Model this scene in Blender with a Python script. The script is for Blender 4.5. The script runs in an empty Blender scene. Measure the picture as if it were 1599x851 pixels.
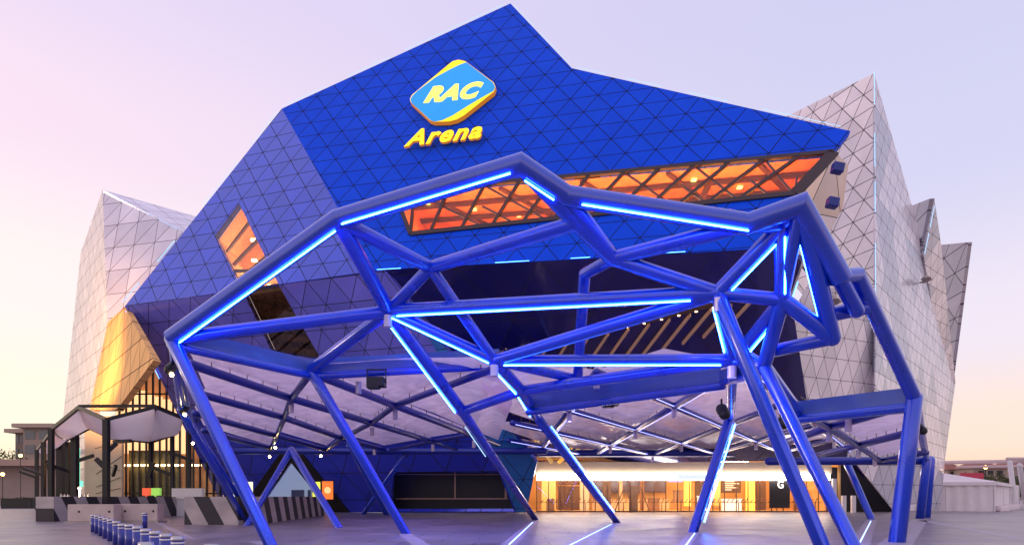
import bpy, bmesh, math, random
from mathutils import Vector, Matrix
from mathutils.geometry import tessellate_polygon
random.seed(7)
sc = bpy.context.scene
COL = sc.collection
R = math.radians
# ------------------------------------------------------------------ camera, sky, light, exposure
F, CX, HZ, EYE = 960.0, 799.5, 775.0, 1.5          # focal length, centre column and horizon row measured on a 1599 px wide frame
cam = bpy.data.cameras.new('camera'); camo = bpy.data.objects.new('camera', cam); COL.objects.link(camo)
camo.location = (0, 0, EYE); camo.rotation_euler = (R(90), 0, 0)
cam.sensor_width = 36; cam.sensor_fit = 'HORIZONTAL'; cam.lens = 36 * F / 1599
cam.shift_y = (HZ - 425.5) / 1599
cam.clip_start = 0.1; cam.clip_end = 6000
sc.camera = camo
sc.view_settings.view_transform = 'Standard'; sc.view_settings.look = 'None'
sc.view_settings.exposure = 0.25; sc.view_settings.gamma = 1.0; sc.view_settings.use_curve_mapping = False
W = bpy.data.worlds.new('World'); sc.world = W; W.use_nodes = True
def build_world():
    nt = W.node_tree; N = nt.nodes; L = nt.links; N.clear()
    out = N.new('ShaderNodeOutputWorld'); bg = N.new('ShaderNodeBackground'); L.new(bg.outputs[0], out.inputs[0])
    sky = N.new('ShaderNodeTexSky'); sky.sky_type = 'NISHITA'; sky.sun_disc = False
    sky.sun_elevation = R(3); sky.sun_rotation = R(-62)
    tc = N.new('ShaderNodeTexCoord'); sep = N.new('ShaderNodeSeparateXYZ'); L.new(tc.outputs['Generated'], sep.inputs[0])
    def ramp(stops):
        r = N.new('ShaderNodeValToRGB'); r.color_ramp.interpolation = 'EASE'
        e = r.color_ramp.elements
        e[0].position = stops[0][0]; e[0].color = (*stops[0][1], 1)
        e[1].position = stops[-1][0]; e[1].color = (*stops[-1][1], 1)
        for p, c in stops[1:-1]:
            n = e.new(p); n.color = (*c, 1)
        L.new(sep.outputs['Z'], r.inputs[0]); return r
    lft = ramp([(0.0, (1.0, .80, .50)), (.10, (1.0, .92, .76)), (.27, (1.0, .87, .86)), (.45, (.92, .74, .88)), (.62, (.78, .67, .90)), (1, (.80, .70, .95))])
    rgt = ramp([(0.0, (1.0, .62, .42)), (.08, (1.0, .78, .66)), (.22, (.86, .78, .90)), (.42, (.66, .65, .88)), (.62, (.62, .61, .86)), (1, (.78, .70, .95))])
    mr = N.new('ShaderNodeMapRange'); mr.inputs['From Min'].default_value = -.65; mr.inputs['From Max'].default_value = .55; mr.interpolation_type = 'SMOOTHSTEP'
    L.new(sep.outputs['X'], mr.inputs[0])
    mx = N.new('ShaderNodeMix'); mx.data_type = 'RGBA'
    L.new(mr.outputs[0], mx.inputs['Factor']); L.new(lft.outputs[0], mx.inputs['A']); L.new(rgt.outputs[0], mx.inputs['B'])
    ad = N.new('ShaderNodeMix'); ad.data_type = 'RGBA'; ad.blend_type = 'ADD'; ad.inputs['Factor'].default_value = .012
    L.new(mx.outputs['Result'], ad.inputs['A']); L.new(sky.outputs[0], ad.inputs['B'])
    L.new(ad.outputs['Result'], bg.inputs['Color']); bg.inputs['Strength'].default_value = .87
build_world()
sun = bpy.data.lights.new('sun', 'SUN'); suno = bpy.data.objects.new('sun', sun); COL.objects.link(suno)
sun.energy = .5; sun.angle = R(10); sun.color = (1, .72, .55)
sd = Vector((math.sin(R(62)) , -math.cos(R(62)) * 1, -.16))   # light travels from the low left towards the right
suno.rotation_euler = Vector((math.sin(R(70)), -math.cos(R(70)) * .3 + .25, -.12)).to_track_quat('-Z', 'Y').to_euler()

# ------------------------------------------------------------------ helpers
def P(px, py, D):
    return Vector(((px - CX) / F * D, D, EYE + (HZ - py) / F * D))
class Plane:
    def __init__(s, p, n): s.p = Vector(p); s.n = Vector(n).normalized()
    @staticmethod
    def three(a, b, c):
        n = (b - a).cross(c - a).normalized()
        if n.y > 0: n = -n
        return Plane(a, n)
    def at(s, px, py):
        r = Vector(((px - CX) / F, 1, (HZ - py) / F)); o = Vector((0, 0, EYE))
        return o + r * ((s.p - o).dot(s.n) / r.dot(s.n))
    def frame(s):
        u = Vector((0, 0, 1)).cross(s.n) ; u.normalize()
        if u.x < 0: u = -u
        v = s.n.cross(u)
        if v.z < 0: v = -v
        return u, v.normalized()
WL = {}
def thing(name, label, cat, loc, group=None):
    o = bpy.data.objects.new(name, None); COL.objects.link(o); o.location = loc; o.empty_display_size = .3
    o['label'] = label; o['category'] = cat
    if group: o['group'] = group
    WL[o] = Vector(loc); return o
def tag(o, label=None, cat=None, group=None, kind=None):
    for k, v in (('label', label), ('category', cat), ('group', group), ('kind', kind)):
        if v: o[k] = v
    return o
def obj(name, bm, mat, parent=None, smooth=False, base=None):
    me = bpy.data.meshes.new(name)
    off = WL.get(parent, None)
    if parent is None:
        if base is not None: off = Vector(base)
        else: off = Vector((0, 0, 0))
    if off is not None:
        for v in bm.verts: v.co -= off
    bm.to_mesh(me); bm.free()
    for m in (mat if isinstance(mat, (list, tuple)) else [mat]): me.materials.append(m)
    if smooth: me.polygons.foreach_set('use_smooth', [True] * len(me.polygons))
    o = bpy.data.objects.new(name, me); COL.objects.link(o)
    if parent is not None: o.parent = parent
    else: o.location = off
    WL[o] = off
    return o
def B(): return bmesh.new()
def box(bm, c, s, rot=None, mi=0):
    g = bmesh.ops.create_cube(bm, size=1)
    M = Matrix.Translation(Vector(c)) @ (rot.to_4x4() if rot else Matrix()) @ Matrix.Diagonal((*s, 1))
    bmesh.ops.transform(bm, matrix=M, verts=g['verts'])
    for v in g['verts']:
        for f in v.link_faces: f.material_index = mi
def lohi(bm, lo, hi, mi=0):
    lo = Vector(lo); hi = Vector(hi); box(bm, (lo + hi) / 2, hi - lo, None, mi)
def axes(d, up=Vector((0, 0, 1))):
    d = d.normalized()
    if abs(d.dot(up)) > .99: up = Vector((0, 1, 0))
    x = d.cross(up).normalized(); y = x.cross(d).normalized(); return x, y
def capsule(bm, a, b, r, n=20, cap=True, r2=None):
    r2 = r2 or r
    d = (b - a).normalized(); x, y = axes(d)
    rings = []
    st = []
    if cap:
        for k in (3, 2, 1): st.append((a - d * r * math.sin(k * math.pi / 6.5), r * math.cos(k * math.pi / 6.5)))
    st += [(a, r), (b, r2)]
    if cap:
        for k in (1, 2, 3): st.append((b + d * r2 * math.sin(k * math.pi / 6.5), r2 * math.cos(k * math.pi / 6.5)))
    for c, rr in st:
        rings.append([bm.verts.new(c + (x * math.cos(t) + y * math.sin(t)) * rr) for t in [2 * math.pi * i / n for i in range(n)]])
    for q in range(len(rings) - 1):
        for i in range(n): bm.faces.new((rings[q][i], rings[q][(i + 1) % n], rings[q + 1][(i + 1) % n], rings[q + 1][i]))
    bm.faces.new(rings[0][::-1]); bm.faces.new(rings[-1])
def mitre_tube(bm, pts, r, n=22):
    rings = []; x0 = None
    for i, p in enumerate(pts):
        d1 = (p - pts[i - 1]).normalized() if i > 0 else (pts[1] - p).normalized()
        d2 = (pts[i + 1] - p).normalized() if i < len(pts) - 1 else d1
        t = (d1 + d2).normalized()
        if x0 is None: x, y = axes(d1)
        # project the former ring along d1 onto the mitre plane
        if not rings: ring = [p + (x * math.cos(a) + y * math.sin(a)) * r for a in [2 * math.pi * k / n for k in range(n)]]
        else: ring = [q + d1 * ((p - q).dot(t) / d1.dot(t)) for q in rings[-1]]
        x0 = x; rings.append(ring)
    V = [[bm.verts.new(q) for q in ring] for ring in rings]
    for q in range(len(V) - 1):
        for i in range(n):
            f = bm.faces.new((V[q][i], V[q][(i + 1) % n], V[q + 1][(i + 1) % n], V[q + 1][i])); f.smooth = True
    bm.faces.new(V[0][::-1]); bm.faces.new(V[-1])
    for q in range(1, len(V) - 1):
        for i in range(n):
            e = bm.edges.get((V[q][i], V[q][(i + 1) % n]))
            if e: e.smooth = False
def beam(bm, a, b, w, h, mi=0, up=Vector((0, 0, 1))):
    d = b - a; x, y = axes(d, up)
    rot = Matrix((x, d.normalized(), y)).transposed()
    box(bm, (a + b) / 2, (w, d.length, h), rot, mi)
def slab(bm, outer, holes, n, thick, org, u, v, mi=0):
    """planar panel with openings, real thickness and UVs in metres along u and v"""
    n = Vector(n).normalized(); loops = [list(outer)] + [list(h) for h in holes]
    uvl = bm.loops.layers.uv.verify()
    flat = [p for l in loops for p in l]
    fr = [bm.verts.new(p) for p in flat]; bk = [bm.verts.new(p - n * thick) for p in flat]
    for t in tessellate_polygon(loops):
        a, b, c = [flat[i] for i in t]
        t = t if (b - a).cross(c - a).dot(n) > 0 else t[::-1]
        bm.faces.new([fr[i] for i in t]).material_index = mi
        bm.faces.new([bk[i] for i in t[::-1]]).material_index = mi
    o = 0
    for l in loops:
        m = len(l)
        for i in range(m):
            j = (i + 1) % m
            bm.faces.new((fr[o + i], fr[o + j], bk[o + j], bk[o + i])).material_index = mi
        o += m
    for f in bm.faces:
        for lp in f.loops:
            d = lp.vert.co - org; lp[uvl].uv = (d.dot(u), d.dot(v))

# ------------------------------------------------------------------ materials
def newmat(name):
    m = bpy.data.materials.new(name); m.use_nodes = True; nt = m.node_tree
    return m, nt.nodes, nt.links, nt.nodes['Principled BSDF']
def mat(name, col, rough=.5, metal=0, coat=0, emit=None, es=0, noise=0, nscale=3, spec=.5, bump=0):
    m, N, L, b = newmat(name)
    b.inputs['Base Color'].default_value = (*col, 1); b.inputs['Roughness'].default_value = rough
    b.inputs['Metallic'].default_value = metal; b.inputs['Coat Weight'].default_value = coat
    b.inputs['Coat Roughness'].default_value = .12; b.inputs['Specular IOR Level'].default_value = spec
    if emit: b.inputs['Emission Color'].default_value = (*emit, 1); b.inputs['Emission Strength'].default_value = es
    if noise or bump:
        tc = N.new('ShaderNodeTexCoord'); nz = N.new('ShaderNodeTexNoise'); nz.inputs['Scale'].default_value = nscale; nz.inputs['Detail'].default_value = 6
        L.new(tc.outputs['Object'], nz.inputs['Vector'])
        if noise:
            mr = N.new('ShaderNodeMapRange'); mr.inputs['From Min'].default_value = .3; mr.inputs['From Max'].default_value = .7
            mr.inputs['To Min'].default_value = 1 - noise; mr.inputs['To Max'].default_value = 1 + noise * .5
            L.new(nz.outputs['Fac'], mr.inputs[0])
            hs = N.new('ShaderNodeVectorMath'); hs.operation = 'SCALE'; hs.inputs[0].default_value = col; L.new(mr.outputs[0], hs.inputs['Scale'])
            L.new(hs.outputs[0], b.inputs['Base Color'])
            r2 = N.new('ShaderNodeMapRange'); r2.inputs['To Min'].default_value = max(0, rough - .12); r2.inputs['To Max'].default_value = min(1, rough + .12)
            L.new(nz.outputs['Fac'], r2.inputs[0]); L.new(r2.outputs[0], b.inputs['Roughness'])
        if bump:
            bp = N.new('ShaderNodeBump'); bp.inputs['Strength'].default_value = bump; bp.inputs['Distance'].default_value = .02
            L.new(nz.outputs['Fac'], bp.inputs['Height']); L.new(bp.outputs[0], b.inputs['Normal'])
    return m
def glow(name, col, s):
    m, N, L, b = newmat(name); N.remove(b)
    e = N.new('ShaderNodeEmission'); e.inputs[0].default_value = (*col, 1); e.inputs[1].default_value = s
    L.new(e.outputs[0], N['Material Output'].inputs[0]); return m
def glass(name, tint=(.9, .9, .95), refl=.12, rough=.02):
    m, N, L, b = newmat(name); N.remove(b)
    t = N.new('ShaderNodeBsdfTransparent'); t.inputs[0].default_value = (*tint, 1)
    g = N.new('ShaderNodeBsdfGlossy'); g.inputs['Roughness'].default_value = rough
    fr = N.new('ShaderNodeLayerWeight'); pw = N.new('ShaderNodeMath'); pw.operation = 'POWER'; pw.inputs[1].default_value = 5; L.new(fr.outputs['Facing'], pw.inputs[0])
    ad = N.new('ShaderNodeMath'); ad.operation = 'ADD'; ad.use_clamp = True; ad.inputs[1].default_value = refl * .5; L.new(pw.outputs[0], ad.inputs[0])
    mx = N.new('ShaderNodeMixShader'); L.new(ad.outputs[0], mx.inputs[0]); L.new(t.outputs[0], mx.inputs[1]); L.new(g.outputs[0], mx.inputs[2])
    L.new(mx.outputs[0], N['Material Output'].inputs[0]); return m
def tiles(name, col, col2=None, a=2.12, h=1.54, sh=-.5, lw=.055, line=(.01, .01, .02), rough=.3, metal=.4, vary=.06, tilt=.012, diag=(1, 1), coat=.3, offs=(0, 0), spec=.5, big=None):
    """cladding of triangular panels with open joints, in UV metres"""
    m, N, L, b = newmat(name)
    def math_(op, x, y=None, z=None):
        n = N.new('ShaderNodeMath'); n.operation = op
        for i, q in enumerate((x, y, z)):
            if q is None: continue
            if isinstance(q, (int, float)): n.inputs[i].default_value = q
            else: L.new(q, n.inputs[i])
        return n.outputs[0]
    uv = N.new('ShaderNodeUVMap'); sp = N.new('ShaderNodeSeparateXYZ'); L.new(uv.outputs[0], sp.inputs[0])
    u = math_('DIVIDE', math_('ADD', sp.outputs[0], offs[0]), a); t = math_('DIVIDE', math_('ADD', sp.outputs[1], offs[1]), h)
    s1 = math_('MULTIPLY_ADD', t, -sh, u); s2 = math_('MULTIPLY_ADD', t, -(sh + 1 if sh < 0 else sh - 1), u)
    def dist(x, scale):     # distance in metres to the nearest integer line
        f = math_('FRACT', x); return math_('MULTIPLY', math_('MINIMUM', f, math_('SUBTRACT', 1, f)), scale)
    d1 = dist(t, h); k = a * h / math.hypot(sh * a, h); k2 = a * h / math.hypot((sh + 1) * a, h)
    dm = d1
    if diag[0]: dm = math_('MINIMUM', dm, dist(s1, k))
    if diag[1]: dm = math_('MINIMUM', dm, dist(s2, k2))
    ln = math_('LESS_THAN', dm, lw / 2)
    cb = N.new('ShaderNodeCombineXYZ'); L.new(math_('FLOOR', t), cb.inputs[0])
    L.new(math_('FLOOR', s1), cb.inputs[1]); L.new(math_('FLOOR', s2), cb.inputs[2])
    wn = N.new('ShaderNodeTexWhiteNoise'); wn.noise_dimensions = '3D'; L.new(cb.outputs[0], wn.inputs[0])
    base = N.new('ShaderNodeMix'); base.data_type = 'RGBA'
    base.inputs['A'].default_value = (*[c * (1 - vary) for c in col], 1); base.inputs['B'].default_value = (*[min(1, c * (1 + vary)) for c in (col2 or col)], 1)
    L.new(wn.outputs['Value'], base.inputs['Factor'])
    b.inputs['Specular IOR Level'].default_value = spec
    bo = base.outputs['Result']
    if big:                     # larger fields of differently finished panels
        cb2 = N.new('ShaderNodeCombineXYZ'); L.new(math_('FLOOR', math_('DIVIDE', math_('FLOOR', t), 5)), cb2.inputs[0])
        L.new(math_('FLOOR', math_('DIVIDE', math_('FLOOR', s1), 3)), cb2.inputs[1]); L.new(math_('FLOOR', math_('DIVIDE', math_('FLOOR', s2), 3)), cb2.inputs[2])
        w2 = N.new('ShaderNodeTexWhiteNoise'); L.new(cb2.outputs[0], w2.inputs[0])
        bx = N.new('ShaderNodeMix'); bx.data_type = 'RGBA'; L.new(math_('LESS_THAN', w2.outputs['Value'], .38), bx.inputs['Factor'])
        L.new(bo, bx.inputs['A']); bx.inputs['B'].default_value = (*big, 1); bo = bx.outputs['Result']
    # soft large-scale weathering
    nz = N.new('ShaderNodeTexNoise'); nz.inputs['Scale'].default_value = .35; nz.inputs['Detail'].default_value = 5; L.new(uv.outputs[0], nz.inputs['Vector'])
    mr = N.new('ShaderNodeMapRange'); mr.inputs['From Min'].default_value = .3; mr.inputs['From Max'].default_value = .7; mr.inputs['To Min'].default_value = .9; mr.inputs['To Max'].default_value = 1.08
    L.new(nz.outputs['Fac'], mr.inputs[0])
    sc_ = N.new('ShaderNodeVectorMath'); sc_.operation = 'SCALE'; L.new(bo, sc_.inputs[0]); L.new(mr.outputs[0], sc_.inputs['Scale'])
    fin = N.new('ShaderNodeMix'); fin.data_type = 'RGBA'; L.new(ln, fin.inputs['Factor']); L.new(sc_.outputs[0], fin.inputs['A']); fin.inputs['B'].default_value = (*line, 1)
    L.new(fin.outputs['Result'], b.inputs['Base Color'])
    L.new(math_('MULTIPLY', math_('SUBTRACT', 1, ln), metal), b.inputs['Metallic'])
    L.new(math_('MAXIMUM', math_('MULTIPLY', ln, .9), math_('MULTIPLY_ADD', wn.outputs['Value'], .06, rough)), b.inputs['Roughness'])
    L.new(math_('MULTIPLY', math_('SUBTRACT', 1, ln), coat), b.inputs['Coat Weight']); b.inputs['Coat Roughness'].default_value = .08
    # every panel sits at a very slightly different tilt
    geo = N.new('ShaderNodeNewGeometry'); sb = N.new('ShaderNodeVectorMath'); sb.operation = 'SUBTRACT'; L.new(wn.outputs['Color'], sb.inputs[0]); sb.inputs[1].default_value = (.5, .5, .5)
    sl = N.new('ShaderNodeVectorMath'); sl.operation = 'SCALE'; sl.inputs['Scale'].default_value = tilt * 2; L.new(sb.outputs[0], sl.inputs[0])
    av = N.new('ShaderNodeVectorMath'); L.new(geo.outputs['Normal'], av.inputs[0]); L.new(sl.outputs[0], av.inputs[1])
    nm = N.new('ShaderNodeVectorMath'); nm.operation = 'NORMALIZE'; L.new(av.outputs[0], nm.inputs[0]); L.new(nm.outputs[0], b.inputs['Normal']); L.new(nm.outputs[0], b.inputs['Coat Normal'])
    return m
M = {}
M['blue_panel'] = tiles('blue_panel', (.0, .075, .86), (.0, .062, .76), rough=.5, metal=.0, coat=.0, tilt=.02, spec=.12)  # blue floodlight wash on silver cladding, put into the base colour
M['blue_panel_left'] = tiles('blue_panel_left', (.015, .06, .66), (.02, .07, .74), rough=.35, metal=.0, coat=.8, tilt=.02)  # same floodlight blue carried by the base colour
M['blue_panel_low'] = tiles('blue_panel_low', (.12, .13, .70), (.15, .15, .78), a=2.2, h=1.9, rough=.2, metal=.1, coat=.9)  # wash blue, lightened because the inward lean leaves this face underlit
M['blue_deep'] = tiles('blue_deep', (.03, .05, .70), (.035, .06, .8), a=3.4, h=2.9, lw=.07, rough=.25, coat=.6)  # lower part of the same face, its deeper blue light painted in
M['blue_cyan'] = tiles('blue_cyan', (.03, .22, .72), (.04, .26, .8), a=3.4, h=2.9, lw=.06, rough=.2, coat=.9)  # blue light on the wall's right end, painted as a brighter colour
M['silver'] = tiles('silver_panel', (.68, .64, .74), (.78, .73, .82), a=2.15, h=1.56, lw=.06, rough=.3, metal=.35)
M['silver_left'] = tiles('silver_left', (.64, .61, .72), (.76, .72, .82), a=2.5, h=2.6, sh=-.02, rough=.3, metal=.35, diag=(1, 1), line=(.10, .07, .09))
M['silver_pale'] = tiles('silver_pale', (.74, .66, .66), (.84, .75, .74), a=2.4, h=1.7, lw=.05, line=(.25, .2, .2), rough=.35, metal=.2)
M['silver_long'] = tiles('silver_long', (.70, .65, .74), (.84, .77, .84), a=2.15, h=1.56, lw=.05, line=(.12, .09, .12), rough=.3, metal=.1, big=(.50, .50, .60))
M['silver_low'] = tiles('silver_low', (.72, .67, .75), (.86, .79, .86), a=1.5, h=1.8, lw=.045, line=(.10, .07, .10), rough=.3, metal=.1, big=(.56, .54, .64))
M['grey_fin'] = tiles('grey_fin', (.30, .28, .38), (.36, .33, .43), a=5.5, h=3.2, lw=.11, rough=.4, metal=.3)
M['warm_panel'] = tiles('warm_panel', (.85, .46, .16), (.9, .50, .18), a=3.2, h=2.4, lw=.08, line=(.05, .03, .02), rough=.6, metal=.0, coat=.0, spec=.2)  # warm lamp light on the facet tinted into the base colour
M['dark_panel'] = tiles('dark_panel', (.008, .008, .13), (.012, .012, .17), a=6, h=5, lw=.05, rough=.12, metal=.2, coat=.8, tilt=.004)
M['tip_mirror'] = tiles('tip_mirror', (.42, .36, .42), (.55, .48, .56), a=3, h=4, lw=.05, rough=.08, metal=.85, tilt=.06)
M['tube'] = mat('blue_steel', (.0, .05, .72), .3, .05, .55, noise=.18, nscale=.8)  # blue strip light on silver steel, put into the base colour
M['chord'] = mat('blue_steel_chord', (.004, .05, .62), .28, .12, .7, noise=.16, nscale=.8)  # blue light carried by the base colour here too
M['band'] = mat('blue_fascia', (.06, .12, .5), .4, 0, .4, noise=.1, nscale=1.5)
for k in ('tube', 'chord'):
    pb = M[k].node_tree.nodes['Principled BSDF']; pb.inputs['Coat IOR'].default_value = 1.8; pb.inputs['Coat Roughness'].default_value = .14
M['led'] = glow('led_blue', (.03, .17, 1), 34)
M['ledw'] = glow('led_ice', (.4, .65, 1), 1.2)
M['led_trim'] = glow('led_trim', (.10, .38, 1), 4)
M['beam'] = mat('roof_beam_blue', (.002, .02, .34), .35, .05, .5, noise=.1)
M['edge'] = glow('edge_light', (.32, .34, 1), 3.2)
M['white_glow'] = glow('white_light', (1, .86, .76), 15)
M['warm_glow'] = glow('warm_light', (1, .62, .25), 9)
M['lamp_glow'] = glow('lamp_light', (1, .72, .32), 40)
M['yellow'] = mat('sign_yellow', (1, .78, 0), .4, emit=(1, .62, .0), es=.9)
M['signblue'] = mat('sign_blue', (0, .12, .25), .35, emit=(0, .27, .78), es=.85, noise=.25, nscale=.8)
M['signside'] = mat('sign_side', (.4, .15, .01), .5, emit=(1, .33, .02), es=.35)
M['black'] = mat('black_steel', (.018, .016, .02), .45, .3, noise=.2)
M['dark'] = mat('dark_interior', (.012, .012, .02), .5)
M['glass'] = glass('clear_glass', (.95, .93, .93), .06)
M['glass_mirror'] = glass('mirror_glass', (.75, .68, .66), .16)
M['wood'] = mat('orange_timber', (.92, .36, .12), .55, noise=.25, nscale=1.2)
M['wood2'] = mat('brown_frame', (.10, .05, .035), .5, noise=.2)
M['bar'] = mat('dark_bar', (.035, .018, .025), .5)
M['cream'] = mat('cream_wall', (.62, .50, .36), .6, noise=.08, nscale=1)
M['white'] = mat('white_paint', (.75, .72, .74), .5)
M['can'] = mat('downlight_can', (.60, .52, .64), .35, .2)
M['concrete'] = mat('concrete', (.42, .36, .35), .8, noise=.2, nscale=2.5, bump=.4)
M['pink_concrete'] = mat('pink_concrete', (.58, .47, .44), .8, noise=.15, nscale=1.5, bump=.3)
M['fabric'] = mat('shade_fabric', (.80, .70, .74), .8, noise=.06)
_nt = M['fabric'].node_tree; _t = _nt.nodes.new('ShaderNodeBsdfTranslucent'); _t.inputs[0].default_value = (.8, .7, .74, 1); _m = _nt.nodes.new('ShaderNodeMixShader'); _m.inputs[0].default_value = .6
_nt.links.new(_nt.nodes['Principled BSDF'].outputs[0], _m.inputs[1]); _nt.links.new(_t.outputs[0], _m.inputs[2]); _nt.links.new(_m.outputs[0], _nt.nodes['Material Output'].inputs[0])
M['bollard'] = mat('bollard_blue', (.02, .03, .30), .35, .1, .5, noise=.1, nscale=6)
M['steelcap'] = mat('steel_cap', (.5, .48, .52), .3, .8)
M['tent'] = mat('tent_vinyl', (.85, .76, .80), .6, noise=.06, nscale=.7, bump=.3)

def lin(c): return tuple((x / 255) ** 2.2 for x in c)

# ------------------------------------------------------------------ ground
def ground_mat():
    m, N, L, b = newmat('paving')
    tc = N.new('ShaderNodeTexCoord')
    br = N.new('ShaderNodeTexBrick'); br.inputs['Scale'].default_value = 1; br.inputs['Mortar Size'].default_value = .03; br.inputs['Brick Width'].default_value = 2.4; br.inputs['Row Height'].default_value = 1.2
    br.inputs['Color1'].default_value = (.22, .18, .21, 1); br.inputs['Color2'].default_value = (.30, .245, .28, 1); br.inputs['Mortar'].default_value = (.09, .07, .085, 1)
    L.new(tc.outputs['Object'], br.inputs['Vector'])
    nz = N.new('ShaderNodeTexNoise'); nz.inputs['Scale'].default_value = .45; nz.inputs['Detail'].default_value = 8; L.new(tc.outputs['Object'], nz.inputs['Vector'])
    mr = N.new('ShaderNodeMapRange'); mr.inputs['From Min'].default_value = .3; mr.inputs['From Max'].default_value = .7; mr.inputs['To Min'].default_value = .78; mr.inputs['To Max'].default_value = 1.12; L.new(nz.outputs['Fac'], mr.inputs[0])
    sc_ = N.new('ShaderNodeVectorMath'); sc_.operation = 'SCALE'; L.new(br.outputs['Color'], sc_.inputs[0]); L.new(mr.outputs[0], sc_.inputs['Scale']); L.new(sc_.outputs[0], b.inputs['Base Color'])
    r2 = N.new('ShaderNodeMapRange'); r2.inputs['From Min'].default_value = .35; r2.inputs['From Max'].default_value = .65; r2.inputs['To Min'].default_value = .3; r2.inputs['To Max'].default_value = .42; L.new(nz.outputs['Fac'], r2.inputs[0]); L.new(r2.outputs[0], b.inputs['Roughness'])
    bp = N.new('ShaderNodeBump'); bp.inputs['Strength'].default_value = .25; bp.inputs['Distance'].default_value = .01; L.new(br.outputs['Fac'], bp.inputs['Height']); bp.invert = True; L.new(bp.outputs[0], b.inputs['Normal'])
    return m
bm = B(); vs = [bm.verts.new(p) for p in ((-2500, -60, 0), (2500, -60, 0), (2500, 3000, 0), (-2500, 3000, 0))]; bm.faces.new(vs)
tag(obj('plaza_ground', bm, ground_mat()), kind='structure')

# ------------------------------------------------------------------ the arena's main planes
nA = Vector((-math.sin(R(12.5)) * math.cos(R(20)), -math.cos(R(12.5)) * math.cos(R(20)), math.sin(R(20))))
PA = Plane(P(875, 408, 42), nA)
F1, F2 = PA.at(440, 170), PA.at(583, 423)
PB = Plane.three(F1, F2, P(195, 478, 52.5))
TL = PB.at(195, 478)
PC = Plane.three(TL, PA.at(600, 421), P(600, 800, 57.6))
arena = thing('arena_building', 'faceted blue and silver arena with triangular cladding panels, apex above the yellow sign', 'arena', (0, 55, 0))
def facet(name, pl, outer, holes=(), m='blue_panel', thick=.45, org=None, lab=None, n=None):
    bm = B(); u, v = pl.frame()
    o = pl.at(*org) if org else pl.at(*outer[0])
    f = lambda L_: [pl.at(*q) if not isinstance(q, Vector) else q for q in L_]
    slab(bm, f(outer), [f(h) for h in holes], pl.n, thick, o, u, v)
    ob = obj(name, bm, M[m], arena)
    if lab: ob['label'] = lab
    return ob
# upper blue face with the long orange window notch
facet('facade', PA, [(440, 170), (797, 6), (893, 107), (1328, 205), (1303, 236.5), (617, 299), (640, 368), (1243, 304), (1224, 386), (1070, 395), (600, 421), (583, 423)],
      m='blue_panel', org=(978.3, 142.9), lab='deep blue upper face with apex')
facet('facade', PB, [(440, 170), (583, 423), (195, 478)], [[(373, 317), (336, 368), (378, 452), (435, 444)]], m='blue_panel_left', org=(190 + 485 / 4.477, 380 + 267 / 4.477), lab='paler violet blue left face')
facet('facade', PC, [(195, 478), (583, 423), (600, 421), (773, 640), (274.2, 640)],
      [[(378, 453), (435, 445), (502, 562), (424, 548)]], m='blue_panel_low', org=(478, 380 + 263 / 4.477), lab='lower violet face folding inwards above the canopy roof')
facet('facade', PC, [(274.2, 640.3), (773, 640.3), (838, 722), (820, 799.5), (352, 799.5)],
      [[(613, 737), (779, 737), (803, 798), (610, 798)], [(402, 798.5), (455, 722), (516, 798.5)]], m='blue_deep', org=(640, 737), lab='deep blue ground floor wall with the kiosk opening')
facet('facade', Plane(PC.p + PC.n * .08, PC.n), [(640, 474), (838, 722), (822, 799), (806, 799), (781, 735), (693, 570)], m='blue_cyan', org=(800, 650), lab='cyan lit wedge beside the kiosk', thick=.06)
# lit windows: rooms behind, glass in front
def room(pl, quad, depth, wall, name='window', gm='glass'):
    """a real room behind an opening: side walls, back wall, ceiling lamps"""
    w = obj(name, (lambda b: (slab(b, [pl.at(*q) for q in quad], [], pl.n, .04, pl.at(*quad[0]), *pl.frame()), b)[1])(B()), M[gm], arena)
    return w
win = room(PA, [(617, 301), (1302, 238), (1241, 303), (641, 366)], 6, None)
n_ = PA.n; uA, vA = PA.frame()
q = [PA.at(617, 301) - n_ * .6, PA.at(1302, 238) - n_ * .6, PA.at(1241, 303) - n_ * .6, PA.at(641, 366) - n_ * .6]
back = Vector((.2, 1, 0)).normalized() * 7
bm = B()
a_, b_, c_, d_ = q; dz = Vector((0, 0, .6))
for ring in ([a_ + dz, b_ + dz, b_ + back + dz, a_ + back + dz], [d_, c_, c_ + back, d_ + back], [a_ + back + dz, b_ + back + dz, c_ + back, d_ + back], [a_ + dz, d_, d_ + back, a_ + back + dz], [b_ + dz, c_, c_ + back, b_ + back + dz]):
    bm.faces.new([bm.verts.new(p) for p in ring])
obj('interior_room', bm, M['wood'], win)
bm = B()
for i in range(14):
    t = (i + .5) / 14
    p = d_.lerp(c_, t) + back * .25 + Vector((0, 0, .12)); box(bm, p, (1.6, .5, .1))
obj('floor_lamp', bm, glow('orange_lamp', (1, .42, .12), 42), win)  # glowing boxes hidden behind the sill, added to light the room
bm = B()
for i in range(9): box(bm, a_.lerp(b_, (i + .5) / 9) + back * (.3 + .25 * (i % 3)) + Vector((0, 0, .5)), (.35, .35, .08))
obj('ceiling_lamp', bm, glow('amber_small', (1, .6, .12), 5), win)
bm = B()
for i in range(5): beam(bm, a_.lerp(b_, (i + .3) / 5) + back * .1 + Vector((0, 0, .45)), a_.lerp(b_, (i + .9) / 5) + back * .95 + Vector((0, 0, .45)), .3, .2)
for s_ in (.35, .7): beam(bm, a_ + back * s_ + Vector((0, 0, .35)), b_ + back * s_ + Vector((0, 0, .35)), .25, .3)
for t in (.76,): beam(bm, d_.lerp(c_, t) + back * .35, a_.lerp(b_, t) + back * .35 + Vector((0, 0, .5)), .45, .3)
obj('ceiling_beam', bm, M['wood2'], win)
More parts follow.
